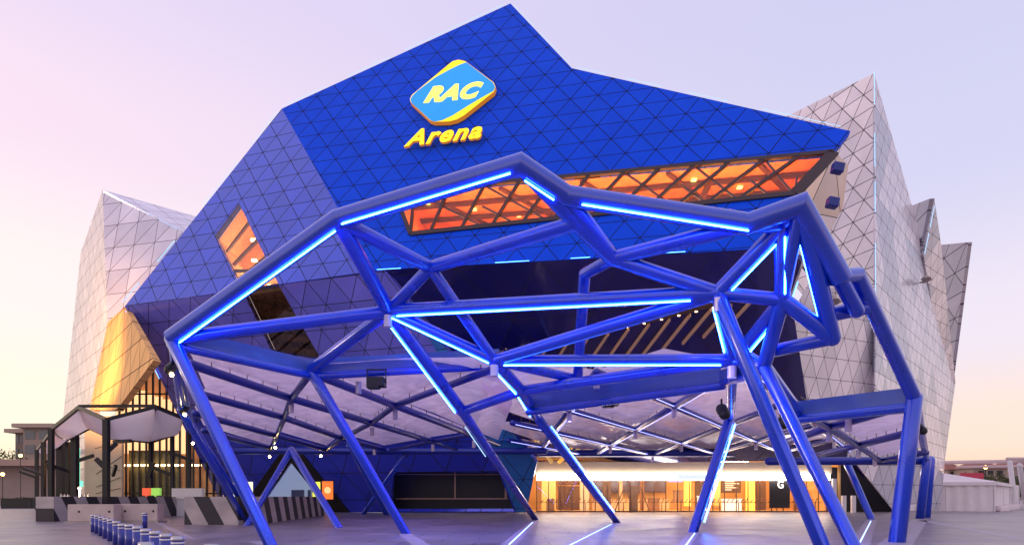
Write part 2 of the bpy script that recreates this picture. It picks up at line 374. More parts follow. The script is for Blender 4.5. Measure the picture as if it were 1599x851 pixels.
# diagonal window bars in front of the room
bm = B()
top = lambda t: PA.at(617 + 685 * t, 301 - 63 * t) + n_ * .02
bot = lambda t: PA.at(641 + 600 * t, 366 - 63 * t) + n_ * .02
for i in range(13):
    beam(bm, bot((i - .35) / 12.5 if i else .0), top(min(1, (i + .55) / 12.5)), .22, .16, up=n_) if i < 12 else None
for i in range(12):
    p0 = top((i + .55) / 12.5); p1 = bot(min(1, (i * 1.04 + 2.4) / 12.5)); mid = p0.lerp(p1, .5)
    beam(bm, (mid if i % 2 else p0) - n_ * .15, p1 - n_ * .15, .13, .1, up=n_)
beam(bm, top(0), top(1), .3, .2, up=n_); beam(bm, bot(0), bot(1), .35, .2, up=n_)
beam(bm, bot(0), top(0), .3, .2, up=n_); beam(bm, bot(1), top(1), .7, .2, up=n_)
obj('window_frame', bm, M['bar'], win)
# small slanted window on the left face
def strip_window(pl, quad, lit):
    w = obj('window', (lambda b: (slab(b, [pl.at(*z) for z in quad], [], pl.n, .04, pl.at(*quad[0]), *pl.frame()), b)[1])(B()), M['glass_mirror'], arena)
    q = [pl.at(*z) - pl.n * .5 for z in quad]; bk = Vector((-.1, 1, 0)) * 5
    b = B()
    for i in range(4):
        j = (i + 1) % 4; b.faces.new([b.verts.new(p) for p in (q[i], q[j], q[j] + bk, q[i] + bk)])
    b.faces.new([b.verts.new(p + bk) for p in q])
    obj('interior_room', b, mat('peach_wall', (.9, .62, .42), .6, noise=.2) if lit else M['wood2'], w)
    b = B()
    if lit:
        for t in (.25, .5, .72): box(b, q[0].lerp(q[2], t) + bk * .5, (.4, .2, .2))
        box(b, q[3] + bk * .6 + Vector((0, 0, .8)), (3.2, 2.5, .2)); box(b, q[1].lerp(q[2], .5) + bk * .95 + Vector((1.2, 0, .6)), (2.2, .1, 1.6))
        obj('ceiling_lamp', b, glow('amber_lamp', (1, .62, .28), 26), w)
        b = B()
        for t in (.2, .45, .7, .9): beam(b, q[1].lerp(q[2], t) + bk * .1, q[0].lerp(q[3], t) + bk * .1 + Vector((.8, 0, 1.6)), .3, .15)
        beam(b, q[1].lerp(q[2], .6), q[0].lerp(q[3], .8), .2, .2)
        obj('window_frame', b, M['wood2'], w)
    else:
        for t in (.1, .3, .5, .7, .9): beam(b, q[3].lerp(q[0], t) + bk * .3, q[2].lerp(q[1], t) + bk * .3, .12, .5)
        for t in (.15, .4, .65, .85): beam(b, q[0].lerp(q[1], t) + bk * .15, q[3].lerp(q[2], t) + bk * .15, .1, .1)
        obj('window_frame', b, mat('bronze', (.22, .12, .07), .4, .2, noise=.4), w)
strip_window(PB, [(373, 317), (336, 368), (378, 452), (435, 444)], True)
strip_window(PC, [(435, 445), (378, 453), (424, 548), (502, 562)], False)
# kiosk and passage behind the lower face
bm = B()
k0 = PC.at(610, 799); k1 = PC.at(803, 799)
lohi(bm, (k0.x - .3, 61, 0), (k1.x + .5, 61.3, 4.6)); lohi(bm, (k0.x - .5, 58, 4.4), (k1.x + 1, 61.3, 4.6))
lohi(bm, (k0.x - .5, 57.9, 0), (k0.x - .3, 61, 4.5))
obj('kiosk_shutter', bm, mat('shutter', (.02, .02, .03), .35, .3, noise=.3, nscale=4), arena)
bm = B(); lohi(bm, (k0.x + .2, 58.6, 1.25), (k1.x - .6, 59.3, 1.35)); lohi(bm, ((k0.x + k1.x) / 2, 59.3, 1.3), ((k0.x + k1.x) / 2 + .12, 59.4, 4.3))
lohi(bm, (k1.x - .9, 59.3, 1.3), (k1.x - .7, 59.4, 4.3)); lohi(bm, (k0.x + .2, 59.3, 3.6), (k1.x - .7, 59.4, 3.68))
obj('kiosk_counter', bm, mat('counter', (.35, .22, .2), .3, .5), arena)
bm = B(); p0 = PC.at(395, 799); p1 = PC.at(520, 799); lohi(bm, (p0.x, 64, 0), (p1.x, 64.2, 5)); 
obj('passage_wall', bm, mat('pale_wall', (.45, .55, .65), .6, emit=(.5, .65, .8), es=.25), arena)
bm = B(); lohi(bm, (p0.x + 3.2, 63.8, 0), (p0.x + 4.5, 64, 2.2)); lohi(bm, (p0.x + 4.9, 63.8, 1.4), (p0.x + 5.2, 64, 2.2)); obj('passage_door', bm, mat('grey_door', (.12, .16, .2), .4), arena)
# black reveal around the passage
bm = B(); o1 = [PC.at(*z) + PC.n * .05 for z in ((372, 798.5), (440, 704), (470, 704), (546, 798.5))]; i1 = [PC.at(*z) + PC.n * .05 for z in ((402, 798), (455, 722), (516, 798))]
for r_ in ([o1[0], o1[1], i1[1], i1[0]], [o1[1], o1[2], i1[1]], [o1[2], o1[3], i1[2], i1[1]]): slab(bm, r_, [], PC.n, .04, r_[0], *PC.frame())
obj('passage_frame', bm, M['black'], arena)
# ---- recess under the blue face: dark soffit, ribs and lamps
SE = [PA.at(600, 421), PA.at(1070, 395), PA.at(1224, 386)]
PS = Plane.three(SE[0], SE[2], P(1000, 712, 59))
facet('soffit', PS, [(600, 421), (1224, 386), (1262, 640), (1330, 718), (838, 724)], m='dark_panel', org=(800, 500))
bm = B(); bl = B()
for i in range(12):
    x = 800 + i * 32
    y0 = 548 - (x - 800) * .235; y1 = y0 + 75 - i * 2.5
    beam(bm, PS.at(x + 22, y0) + PS.n * .22, PS.at(x - 22, y1) + PS.n * .22, .15, .3, up=PS.n)
obj('soffit_rib', bm, mat('timber_rib', (.48, .30, .22), .5, emit=(1, .5, .2), es=.04), arena)
for i in range(13):
    x = 790 + i * 27; p = PS.at(x, 548 - (x - 800) * .232) + PS.n * .3; bl = B(); box(bl, p, (.16, .16, .10)); obj('soffit_lamp', bl, M['warm_glow'], arena)
bm = B(); beam(bm, PS.at(770, 556) + PS.n * .2, PS.at(1140, 466) + PS.n * .2, .25, .3, up=PS.n); obj('soffit_rail', bm, M['wood2'], arena)
PG = Plane.three(PA.at(1224, 386), P(1262, 640, 58), P(1395, 797, 63))
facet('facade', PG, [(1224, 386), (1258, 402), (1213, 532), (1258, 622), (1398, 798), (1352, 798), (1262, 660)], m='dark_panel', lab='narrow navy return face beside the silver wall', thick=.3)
# reflective facet under the right tip
PH = Plane(PA.at(1290, 255) + Vector((.3, .9, 0)), Vector((.35, -.92, -.2)))
facet('facade', PH, [(1303, 237), (1325, 258), (1316, 325), (1262, 425), (1228, 386), (1243, 304)], m='tip_mirror', lab='mirror bright facet tucked under the right tip', thick=.2)
# ---- right silver tower
CT, CB = P(1365, 115, 54), P(1367, 456, 54)
PR1 = Plane.three(CT, CB, P(1232, 180, 54 / (1 + .0) * 1.16))
facet('facade', PR1, [(1365, 115), (1367, 456), (1262, 470), (1200, 400), (1190, 201)], m='silver', org=(1366, 165), lab='silver right tower, face turned to the plaza', thick=.12)
PR3 = Plane.three(CT, CB, P(1490, 590, 84))
facet('facade', PR3, [(1365, 115), (1424.5, 323), (1443, 395), (1470, 420), (1492, 597), (1475, 722), (1474, 740), (1367, 640), (1367, 456)], m='silver_long', org=(1366, 165), lab='long silver side wall receding right', thick=.12)
PR2 = Plane.three(CB + Vector((0, .1, 0)), P(1213, 540, 50), P(1396, 800, 58))
facet('facade', PR2, [(1367, 456), (1262, 446), (1213, 534), (1258, 622), (1396, 797), (1468, 797), (1474, 740), (1367, 640)], m='silver_low', org=(1366, 300), lab='lower silver wall leaning in to the ground', thick=.12)
PR4 = Plane.three(P(1424, 323, 72), P(1459, 310, 66), P(1443, 395, 68))
facet('facade', PR4, [(1420, 325), (1459, 310), (1442, 398)], m='grey_fin', lab='small grey fin peak')
PR5 = Plane.three(P(1459, 310, 66), P(1442, 398, 68), P(1492, 597, 84))
facet('facade', PR5, [(1459, 310), (1470, 385), (1492, 597), (1480, 620), (1442, 398)], m='silver_long', lab='silver face behind the small fin')
PR6 = Plane.three(P(1467, 383, 92), P(1518, 378, 84), P(1490, 585, 88))
facet('facade', PR6, [(1466, 383), (1518, 378), (1491, 582), (1484, 600)], m='grey_fin', org=(1515, 379), lab='dark grey rear fin with crossing joints')
# ---- left silver tower
PL2 = Plane.three(P(160, 297, 64), P(285, 362, 60), P(168, 502, 60))
facet('facade', PL2, [(160, 297), (288, 364), (243, 430), (193, 480), (168, 503)], m='silver_left', org=(160, 320), lab='silver left tower with square joints')
PL1 = Plane.three(P(160, 297, 64.05), P(168, 503, 60.05), P(100, 648, 76))
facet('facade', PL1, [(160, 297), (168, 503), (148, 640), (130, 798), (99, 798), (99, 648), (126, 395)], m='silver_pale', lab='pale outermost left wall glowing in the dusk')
PL3 = Plane.three(P(160, 296, 64), P(288, 364, 60), P(305, 338, 72))
facet('facade', PL3, [(160, 296.5), (306, 338), (288, 364)], m='silver_left', lab='thin sloping roof plane', thick=.2)
PL4 = Plane.three(P(195, 480, 53.5), P(168, 503, 60), P(140, 640, 60))
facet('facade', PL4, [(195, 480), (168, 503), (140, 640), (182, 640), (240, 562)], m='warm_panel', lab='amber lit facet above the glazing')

# LED trims along the facets
def trim(pa, pb, segs, m='ledw', w=.08, out=Vector((0, -.12, 0))):
    for a, b in segs:
        w_ = w * (.42 if m == 'ledw' else .6); bm = B(); beam(bm, pa.lerp(pb, a) + out, pa.lerp(pb, b) + out, w_, w_); obj('light_strip', bm, M['led_trim' if m == 'led' else m], arena)
nO = PA.n * .1
trim(PA.at(440, 170), PA.at(797, 6), [(.02, .2), (.3, .48), (.55, .97)], out=nO + Vector((-.02, 0, .06)), w=.06)
trim(PA.at(797, 6), PA.at(893, 107), [(.05, .4), (.5, .95)], out=nO + Vector((.05, 0, .06)), w=.06)
trim(PA.at(893, 107), PA.at(1328, 205), [(.02, .14), (.22, .36), (.46, .6), (.72, .97)], out=nO + Vector((0, 0, .07)), w=.06)
trim(PB.at(195, 478), PB.at(440, 170), [(.50, .72), (.8, .98)], out=PB.n * .1 + Vector((-.06, 0, .02)), w=.06)
trim(PC.at(195, 478), PC.at(300, 690), [(.03, .5)], out=PC.n * .15, w=.05, m='led')
trim(PA.at(583, 423), PA.at(1070, 395), [(.015, .10), (.42, .53), (.66, .72), (.93, 1)], out=PA.n * .12, w=.06, m='led')
trim(CT, CB, [(.0, .15), (.28, .43), (.5, .64), (.78, 1)], out=Vector((-.1, -.2, 0)), w=.12, m='ledw')
trim(P(1459, 314, 65.8), P(1442, 398, 67.8), [(.1, .5), (.6, 1)], out=Vector((0, -.2, 0)), w=.12, m='ledw')
trim(PL2.at(160, 297), PL2.at(285, 362), [(.1, .38), (.5, .64), (.72, .95)], out=PL2.n * .12, w=.07)
trim(PL2.at(280, 370), PL2.at(168, 502), [(.05, .3), (.55, .78)], out=PL2.n * .12, w=.12)
trim(PG.at(1258, 402), PG.at(1213, 532), [(.25, .5), (.75, 1)], out=PG.n * .1, w=.1, m='led')
trim(PG.at(1213, 532), PG.at(1262, 625), [(.45, .95)], out=PG.n * .1, w=.1, m='led')

# ---- main entrance: glazed wall, light band, lit hall behind
EX0, EX1, EY = (838 - CX) / F * 60, (1296 - CX) / F * 60, 60.0
zt = EYE + (HZ - 750) / F * EY
en = thing('entrance_hall', 'glazed arena entrance glowing amber beneath a long white light band', 'entrance', ((EX0 + EX1) / 2, EY, 0))
bm = B(); lohi(bm, (EX0, EY, .02), (EX1, EY + .03, zt)); obj('glass_wall', bm, M['glass'], en)
bm = B(); lohi(bm, (EX0, EY - .6, zt + .02), (EX1 - .3, EY - .3, zt + .62)); obj('light_band', bm, M['white_glow'], en)
bm = B(); lohi(bm, (EX0 - .2, EY - .35, zt + .64), (EX1, EY + .3, zt + 1.8)); obj('fascia', bm, M['cream'], en)
bm = B()
n = 25
for i in range(n + 1):
    x = EX0 + (EX1 - EX0) * i / n; lohi(bm, (x - .04, EY - .08, 0), (x + .04, EY - .002, zt))
lohi(bm, (EX0, EY - .085, 0), (EX1, EY - .01, .12)); lohi(bm, (EX0, EY - .09, 2.5), (EX1, EY - .012, 2.58)) if False else None
obj('mullion', bm, mat('bronze_mullion', (.12, .07, .05), .4, .4), en)
bm = B(); lohi(bm, (EX0 - 1, EY + .1, -.05), (EX1 + 1, EY + 14, .02)); obj('hall_floor', bm, mat('hall_floor', (.55, .36, .18), .3), en)
bm = B(); lohi(bm, (EX0 - 1, EY + 13, 0), (EX1 + 1, EY + 13.2, 5.2)); lohi(bm, (EX0 - 1.2, EY + .3, 0), (EX0 - 1, EY + 13, 5.2)); lohi(bm, (EX1 + 1, EY + .3, 0), (EX1 + 1.2, EY + 13, 5.2)); lohi(bm, (EX0 - 1, EY + .3, 5.2), (EX1 + 1, EY + 13.2, 5.4))
obj('hall_wall', bm, mat('hall_wall', (.75, .48, .20), .6, noise=.25, nscale=.5), en)
rnd = random.Random(3)
for i in range(5):
    bm = B(); x = EX0 + 3 + i * 5.4; lohi(bm, (x, EY + 3, 5.0), (x + 2.6, EY + 3.5, 5.12)); lohi(bm, (x, EY + 8, 5.0), (x + 2.6, EY + 8.5, 5.12)); obj('hall_lamp', bm, glow('hall_glow', (1, .58, .22), 40), en)
cols = [mat('hall_dark', (.13, .07, .04), .5), mat('hall_amber', (.85, .5, .12), .5, emit=(1, .55, .1), es=.5), mat('hall_cream', (.75, .6, .4), .5), mat('hall_brown', (.34, .17, .07), .5), mat('hall_violet', (.25, .18, .5), .5, emit=(.4, .4, 1), es=.5)]
HB = [(846, 868, 0, 3.2, 3, 1), (872, 905, 0, 2.6, 9, 0), (872, 930, 2.8, 4.2, 9, 0), (906, 920, 0, 4.6, 6, 2), (925, 1040, 2.0, 4.4, 12, 5), (925, 1045, 0, 1.15, 10, 2), (942, 954, 0, 4.8, 5, 0), (966, 972, 0, 4.8, 7, 2),
      (983, 996, 0, 2.6, 3.5, 0), (1000, 1006, 0, 4.8, 8, 3), (1012, 1030, 0, 1.3, 5, 3), (1044, 1066, 3.0, 3.9, 4, 4), (1052, 1067, .9, 2.1, 4, 3), (1069, 1079, .5, 3.3, 5, 6), (1086, 1108, 0, 4.2, 8, 0), (1112, 1125, .6, 3.7, 2.5, 1),
      (1127, 1157, 1.9, 3.6, 6, 0), (1128, 1158, 0, 1.2, 4, 7), (1166, 1179, 0, 3.6, 4, 6), (1181, 1196, 0, 4.4, 9, 0), (1240, 1262, 0, 2.2, 6, 3), (1266, 1290, 0, 3.8, 9, 0), (855, 866, 0, 1.2, 2, 3), (1090, 1103, 0, 1.5, 3, 7)]
cols += [mat('hall_glazing', (.10, .08, .16), .15), mat('hall_yellow', (.95, .70, .12), .5, emit=(1, .7, .1), es=.7), mat('hall_white', (.9, .85, .75), .4, emit=(1, .9, .7), es=.6)]
for (xa, xb, z0, z1, dd, ci) in HB:
    Y_ = EY + dd; bm = B(); a = (xa - CX) / F * Y_; b = (xb - CX) / F * Y_
    lohi(bm, (a, Y_, z0), (b, Y_ + .3, z1)); lohi(bm, (a - .05, Y_ - .05, z1), (b + .05, Y_ + .35, z1 + .08))
    for q_ in range(int((b - a) / .8)): lohi(bm, (a + .8 * q_ + .4, Y_ - .04, z0), (a + .8 * q_ + .45, Y_ - .003, z1))
    obj('hall_fitting', bm, cols[ci], en)
bm = B(); Y_ = EY + 3.4
for sx in (0, 1.6): beam(bm, Vector((11.6 + sx, Y_, 2.6)), Vector((10.6 + sx, Y_, 0)), .1, .1); beam(bm, Vector((11.6 + sx, Y_ + .1, 2.6)), Vector((12.6 + sx, Y_ + .1, 0)), .1, .1)
obj('hall_frame', bm, cols[0], en)
bm = B(); Y_ = EY + 5.95
for k in range(6): x0_ = (1132 - CX) / F * Y_; lohi(bm, (x0_, Y_ - .05, 3.3 - k * .22), (x0_ + (1.4, 1.0, 1.5, .9, 1.3, .7)[k], Y_ - .01, 3.38 - k * .22))
obj('menu_lines', bm, cols[7], en)
bm = B()
for i in range(60):
    x = EX0 + .5 + i * .46; capsule(bm, Vector((x, EY + .9, .95)), Vector((x + .2, EY + .9, 1.15 + .1 * (i % 3))), .045, 8)
lohi(bm, (EX0 + .3, EY + .86, .90), (EX1 - .3, EY + .94, .95))
for i in range(15): lohi(bm, (EX0 + 1 + i * 1.9, EY + .86, 0), (EX0 + 1.07 + i * 1.9, EY + .94, .95))
obj('hall_railing', bm, mat('rail_brown', (.2, .09, .05), .5), en)
# text helper
def text_mesh(name, body, size, org, u, v, nrm, m, parent, shear=0, off=0, ext=.03, space=1.0, label=None, fit=None):
    cu = bpy.data.curves.new('t', 'FONT'); cu.body = body; cu.size = size; cu.shear = shear; cu.offset = off; cu.extrude = ext; cu.space_character = space; cu.resolution_u = 6
    to = bpy.data.objects.new('t', cu); COL.objects.link(to); bpy.context.view_layer.update()
    me = bpy.data.meshes.new_from_object(to.evaluated_get(bpy.context.evaluated_depsgraph_get()))
    bpy.data.objects.remove(to); bpy.data.curves.remove(cu)
    bm = B(); bm.from_mesh(me); bpy.data.meshes.remove(me)
    if fit:
        xs = [w.co.x for w in bm.verts]; ys = [w.co.y for w in bm.verts]
        s = fit[0] / (max(xs) - min(xs)); t = fit[1] / (max(ys) - min(ys)) ; x0 = min(xs); y0 = min(ys)
        for w in bm.verts: w.co.x = (w.co.x - x0) * s; w.co.y = (w.co.y - y0) * t
    for w in bm.verts: c = w.co.copy(); w.co = org + u * c.x + v * c.y + nrm * c.z
    for f in bm.faces: f.material_index = 0 if (f.normal.z > .5) else 1
    bm.normal_update()
    return obj(name, bm, m, parent)
X_, Z_, Yn = Vector((1, 0, 0)), Vector((0, 0, 1)), Vector((0, -1, 0))
wg = mat('white_letter', (.85, .85, .85), .5, emit=(1, 1, .95), es=.4)
bm = B(); gp = Vector(((1215 - CX) / F * 60, 59.86, 1.4)); lohi(bm, gp + Vector((-.9, .02, -1)), gp + Vector((1.1, .06, 2.1))); obj('gate_panel', bm, M['black'], en)
text_mesh('gate_letter', 'G', 1, gp + Vector((-.1, -.01, .9)), X_, Z_, Yn, [wg, wg], en, off=.02, fit=(.55, .75))
bm = B(); lohi(bm, ((1055 - CX) / F * 60, EY - .66, zt + .05), ((1118 - CX) / F * 60, EY - .62, zt + .6)); obj('banner_panel', bm, mat('banner_blue', (.35, .45, .9), .4, emit=(.55, .65, 1), es=1.2), en)
text_mesh('banner_text', 'SOUND ON', 1, Vector(((1058 - CX) / F * 60, EY - .68, zt + .15)), X_, Z_, Yn, [wg, wg], en, off=.02, ext=.005, fit=(3.5, .36))
# dark zone right of the entrance
bm = B(); lohi(bm, (EX1, EY + .5, 0), ((1400 - CX) / F * 62, EY + .8, 4.4)); obj('side_wall', bm, M['dark'], en)
for xx in (1300, 1315, 1330):
    bm = B(); q0 = (xx - CX) / F * 58; lohi(bm, (q0, 57.9, 0), (q0 + .35, 58.2, 3.2 if xx < 1310 else 1.6)); obj('entrance_post', bm, M['white'], en)
# yellow raking beams above the entrance, left
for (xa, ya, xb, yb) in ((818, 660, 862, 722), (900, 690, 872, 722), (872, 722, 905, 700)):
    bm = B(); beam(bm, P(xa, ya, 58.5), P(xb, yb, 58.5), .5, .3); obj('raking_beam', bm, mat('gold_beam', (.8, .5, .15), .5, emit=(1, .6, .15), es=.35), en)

# ------------------------------------------------------------------ signs on the facade
PAo = Plane(PA.p + PA.n * .45, PA.n)
sg = thing('logo_sign', 'glowing blue and yellow rounded diamond sign reading RAC on the blue facade', 'sign', PAo.at(707, 190))
def flat(name, pts, pl, thick, m, parent):
    bm = B(); slab(bm, [pl.at(*z) for z in pts], [], pl.n, thick, pl.at(*pts[0]), *pl.frame()); return obj(name, bm, m, parent)
full = [(640, 155), (643, 149), (700, 101), (707, 96), (716, 93.5), (727, 96), (771, 129), (774, 136), (771, 144), (724, 181), (713, 187), (700, 190), (678, 190.5), (671, 188), (641, 160)]
flat('sign_box', full, Plane(PAo.p - PA.n * .03, PA.n), .34, M['signside'], sg)
flat('sign_border', [(x + (1 if x < 707 else -1) * .4, y + (.4 if y < 140 else -.4)) for x, y in full], PAo, .028, M['yellow'], sg)
PAo2 = Plane(PAo.p + PA.n * .06, PA.n)
flat('sign_face', [(641, 155), (644, 149.5), (652, 142), (680, 121), (700, 110), (716, 102), (728, 97.5), (770, 129.5), (773, 136), (770, 142), (750, 153), (730, 165), (706, 180), (690, 187.5), (678, 189.5), (671.5, 187), (642, 160)], PAo2, .05, M['signblue'], sg)
PAo3 = Plane(PAo.p + PA.n * .09, PA.n)
lb = mat('letter_yellow', (1, .85, .1), .4, emit=(1, .82, .12), es=1.0)
org = PAo3.at(661, 161.5); ur = (PAo3.at(745, 153.5) - org); wd = ur.length; ur.normalize()
vr = PA.n.cross(ur); vr = vr if vr.z > 0 else -vr
text_mesh('sign_lettering', 'RAC', 1, org, ur, vr, PA.n, [lb, lb], sg, shear=.32, off=.055, ext=.02, space=1.06, fit=(wd * 1.06, (PAo3.at(700, 133) - PAo3.at(703, 157.5)).length * .97))
sa = thing('lettering_sign', 'yellow italic letters spelling Arena beneath the diamond sign', 'sign', PAo.at(690, 232))
org = PAo.at(631, 231); ur = PAo.at(748, 217.5) - org; wd = ur.length; ur.normalize(); vr = PA.n.cross(ur); vr = vr if vr.z > 0 else -vr
text_mesh('sign_lettering', 'Arena', 1, org, ur, vr, PA.n, [M['yellow'], M['signside']], sa, shear=.30, off=.032, ext=.09, space=1.14, fit=(wd * 1.03, 1.75 * (PAo.at(690, 224).y / 48)))

# ------------------------------------------------------------------ entrance canopy of blue steel tubes
can = thing('entrance_canopy', 'large blue tubular steel entrance canopy with glowing light strips and raking columns', 'canopy', (2, 20, 0))
ND = dict(N1=(268, 529, 20.5), N2=(527, 343, 19), N3=(812, 257, 17.5), N4=(885, 306, 18), N5=(1168, 350, 17.5), N6=(1250, 321, 17), N7=(1314, 436, 17.8), N8=(1338, 430, 18.4), N9=(1428, 621, 21),
          M1=(607, 486, 22.5), M4=(1120, 458, 19), K1=(672, 418, 21.5), K3=(957, 404, 19.3), M2=(772, 563, 23), L1=(485, 578, 25), M3=(722, 642, 27), Q=(815, 610, 25), Q2=(838, 650, 29), M5=(1145, 562, 21),
          S=(1222, 468, 18.5), W=(1193, 572, 20), T=(1300, 528, 18.8), X=(1245, 642, 23.5), N5b=(1222, 352, 17.7), E1=(913, 428, 20.5), E2=(902, 592, 24.5), Y1=(1140, 652, 28), BR=(1447, 716, 42))
G = {k: P(*v) for k, v in ND.items()}
def tb(a, b, r=.25, name='strut', m='tube', cap=True):
    if name == 'roof_beam': m = 'beam'
    a = G[a] if isinstance(a, str) else a; b = G[b] if isinstance(b, str) else b
    bm = B(); capsule(bm, a, b, r * .93, 22, cap); o = obj(name, bm, M[m], can, smooth=True); return o
bm = B(); mitre_tube(bm, [G[k] for k in ('N1', 'N2', 'N3', 'N4', 'N5', 'N6', 'N7')], .30); obj('top_chord', bm, M['chord'], can)
bm = B(); mitre_tube(bm, [G['N7'] + Vector((-.25, 0, .05)), G['N8'], G['N9']], .235); obj('end_chord', bm, M['chord'], can)
for a, b, r in (('N1', 'M1', .24), ('N2', 'M1', .27), ('N2', 'K1', .24), ('K1', 'M1', .23), ('K1', 'M2', .22), ('M1', 'M4', .27), ('M1', 'M2', .25), ('M1', 'M3', .27), ('M1', 'L1', .24),
                ('N3', 'K3', .27), ('N4', 'K3', .25), ('K3', 'N5', .24), ('K3', 'M4', .24), ('K3', 'E1', .21), ('E1', 'E2', .21), ('M4', 'N5b', .25), ('M4', 'M5', .22), ('M4', 'S', .22), ('M2', 'M4', .24),
                ('M2', 'M5', .23), ('M2', 'Q', .24), ('Q', 'M5', .23), ('M2', 'E2', .2), ('Q', 'Q2', .24), ('M3', 'Q', .22), ('N5b', 'S', .25), ('N6', 'S', .2), ('S', 'T', .25), ('N6', 'T', .26), ('S', 'M5', .23),
                ('S', 'W', .24), ('M5', 'W', .22), ('N5', 'N5b', .24), ('W', 'X', .24)):
    tb(a, b, r)
tb('K1', P(893, 350, 18.6), .24); tb('T', P(1205, 548, 20), .22); tb('N6', P(1338, 485, 18.6), .24); tb(P(1293, 492, 19), P(1352, 480, 19), .24); tb('N5b', 'N6', .22); tb('W', P(1150, 545, 21), .2)
def column(a, bx, by, r=.26, D=None):
    a = G[a] if isinstance(a, str) else a
    D = D or EYE * F / (by - HZ)
    b = P(bx, by, D); b.z = 0
    r *= .86; bm = B(); capsule(bm, a, b + (b - a).normalized() * .1, r, 22, True)
    for v in bm.verts:
        if v.co.z < 0: v.co.z = 0.0
    o = obj('column', bm, M['tube'], can, smooth=True)
    return b
bases = [column('N1', 421, 851), column('L1', 632, 832.5), column('M3', 835, 811), column('Q2', 962, 815.5), column('Y1', 1083, 830), column('M4', 1286, 863), column('W', 1337, 864, .24), column('N9', 1401, 846, .3),
         column('BR', 1437, 809, .32), column(P(1454, 718, 44), 1447, 807.5, .3), column(P(1322, 722, 44), 1360, 810, .28), column(P(455, 702, 36), 387, 820, .22), column(P(455, 702, 36), 528, 823, .24),
         column(P(636, 706, 50), 568, 803, .28), column(P(545, 690, 47), 603, 804, .3), column(P(283, 640, 27), 384, 818, .2), column(P(300, 665, 30), 398, 816, .2)]
tb('N1', P(283, 640, 27), .14); tb('N1', P(300, 665, 30), .12, m='band'); tb('Y1', 'M5', .2)
tb('N9', 'BR', .2)
# fascia bands
def band(a, b, h=.55, w=.22, up=.12):
    a = G[a] if isinstance(a, str) else a; b = G[b] if isinstance(b, str) else b
    bm = B(); beam(bm, a + Vector((0, .1, up)), b + Vector((0, .1, up)), w, h); obj('fascia_band', bm, M['band'], can); tb(a - Vector((0, 0, h * .35)), b - Vector((0, 0, h * .35)), .17)
band('N1', 'L1', .6); band('L1', P(780, 562, 26), .7); band(P(826, 634, 27), P(1128, 592, 24), .75); band(P(1128, 592, 24), 'W', .45); band('X', 'N9', .85, up=-.05); band('W', 'X', .3)
# light strips under the tubes
def strip(a, b, s=0, e=1, r=.27, m='led', w=.026, side=None):
    a = G[a] if isinstance(a, str) else a; b = G[b] if isinstance(b, str) else b
    d = (b - a).normalized(); o = Vector((0, -.75, -1)) if side is None else Vector(side); o = (o - d * o.dot(d)).normalized() * (r + w * 1.2)
    bm = B(); capsule(bm, a.lerp(b, s) + o, a.lerp(b, e) + o, w, 8); obj('light_strip', bm, M[m], can)
strip('N1', 'N2', .04, .97, .33, side=(.5, -.5, -1)); strip('N2', 'N3', .04, .95, .33); strip('N3', 'N4', .2, .8, .33, side=(-.8, -.4, -1)); strip('N4', 'N5', .1, 1, .33)
strip('M1', 'M4', .04, .93, .27); strip('M1', 'M2', .05, .96, .25); strip('M1', 'M3', .04, .96, .27, side=(-1, -.5, -.5)); strip('M2', 'M5', .05, .95, .23)
strip('M2', 'Q', .1, .95, .24, side=(-1, -.6, -.3)); strip('Q', 'Q2', 0, .9, .24, side=(-1, -.6, -.3)); strip('M4', 'N5b', .05, .95, .25, side=(.9, -.7, -.3)); strip('N5b', 'S', .15, .9, .25, side=(-.2, -1, 0)); strip('S', 'M5', .1, .9, .23, side=(.6, -.7, -.3))
strip('M4', 'M5', .15, .8, .22, side=(-1, -.6, 0), w=.03); strip('N6', 'T', .2, .9, .2, side=(-1, .3, 0)); strip('L1', 'M2', .0, .0, .2) if False else None
strip('M3', bases[2], .08, .3, .26, m='ledw', side=(-.8, -.8, 0)); strip(bases[3], 'Q2', .1, .9, .26, w=.02, side=(1, .2, 0)); strip('Y1', bases[4], .05, .9, .26, w=.03, side=(1, -.3, 0))
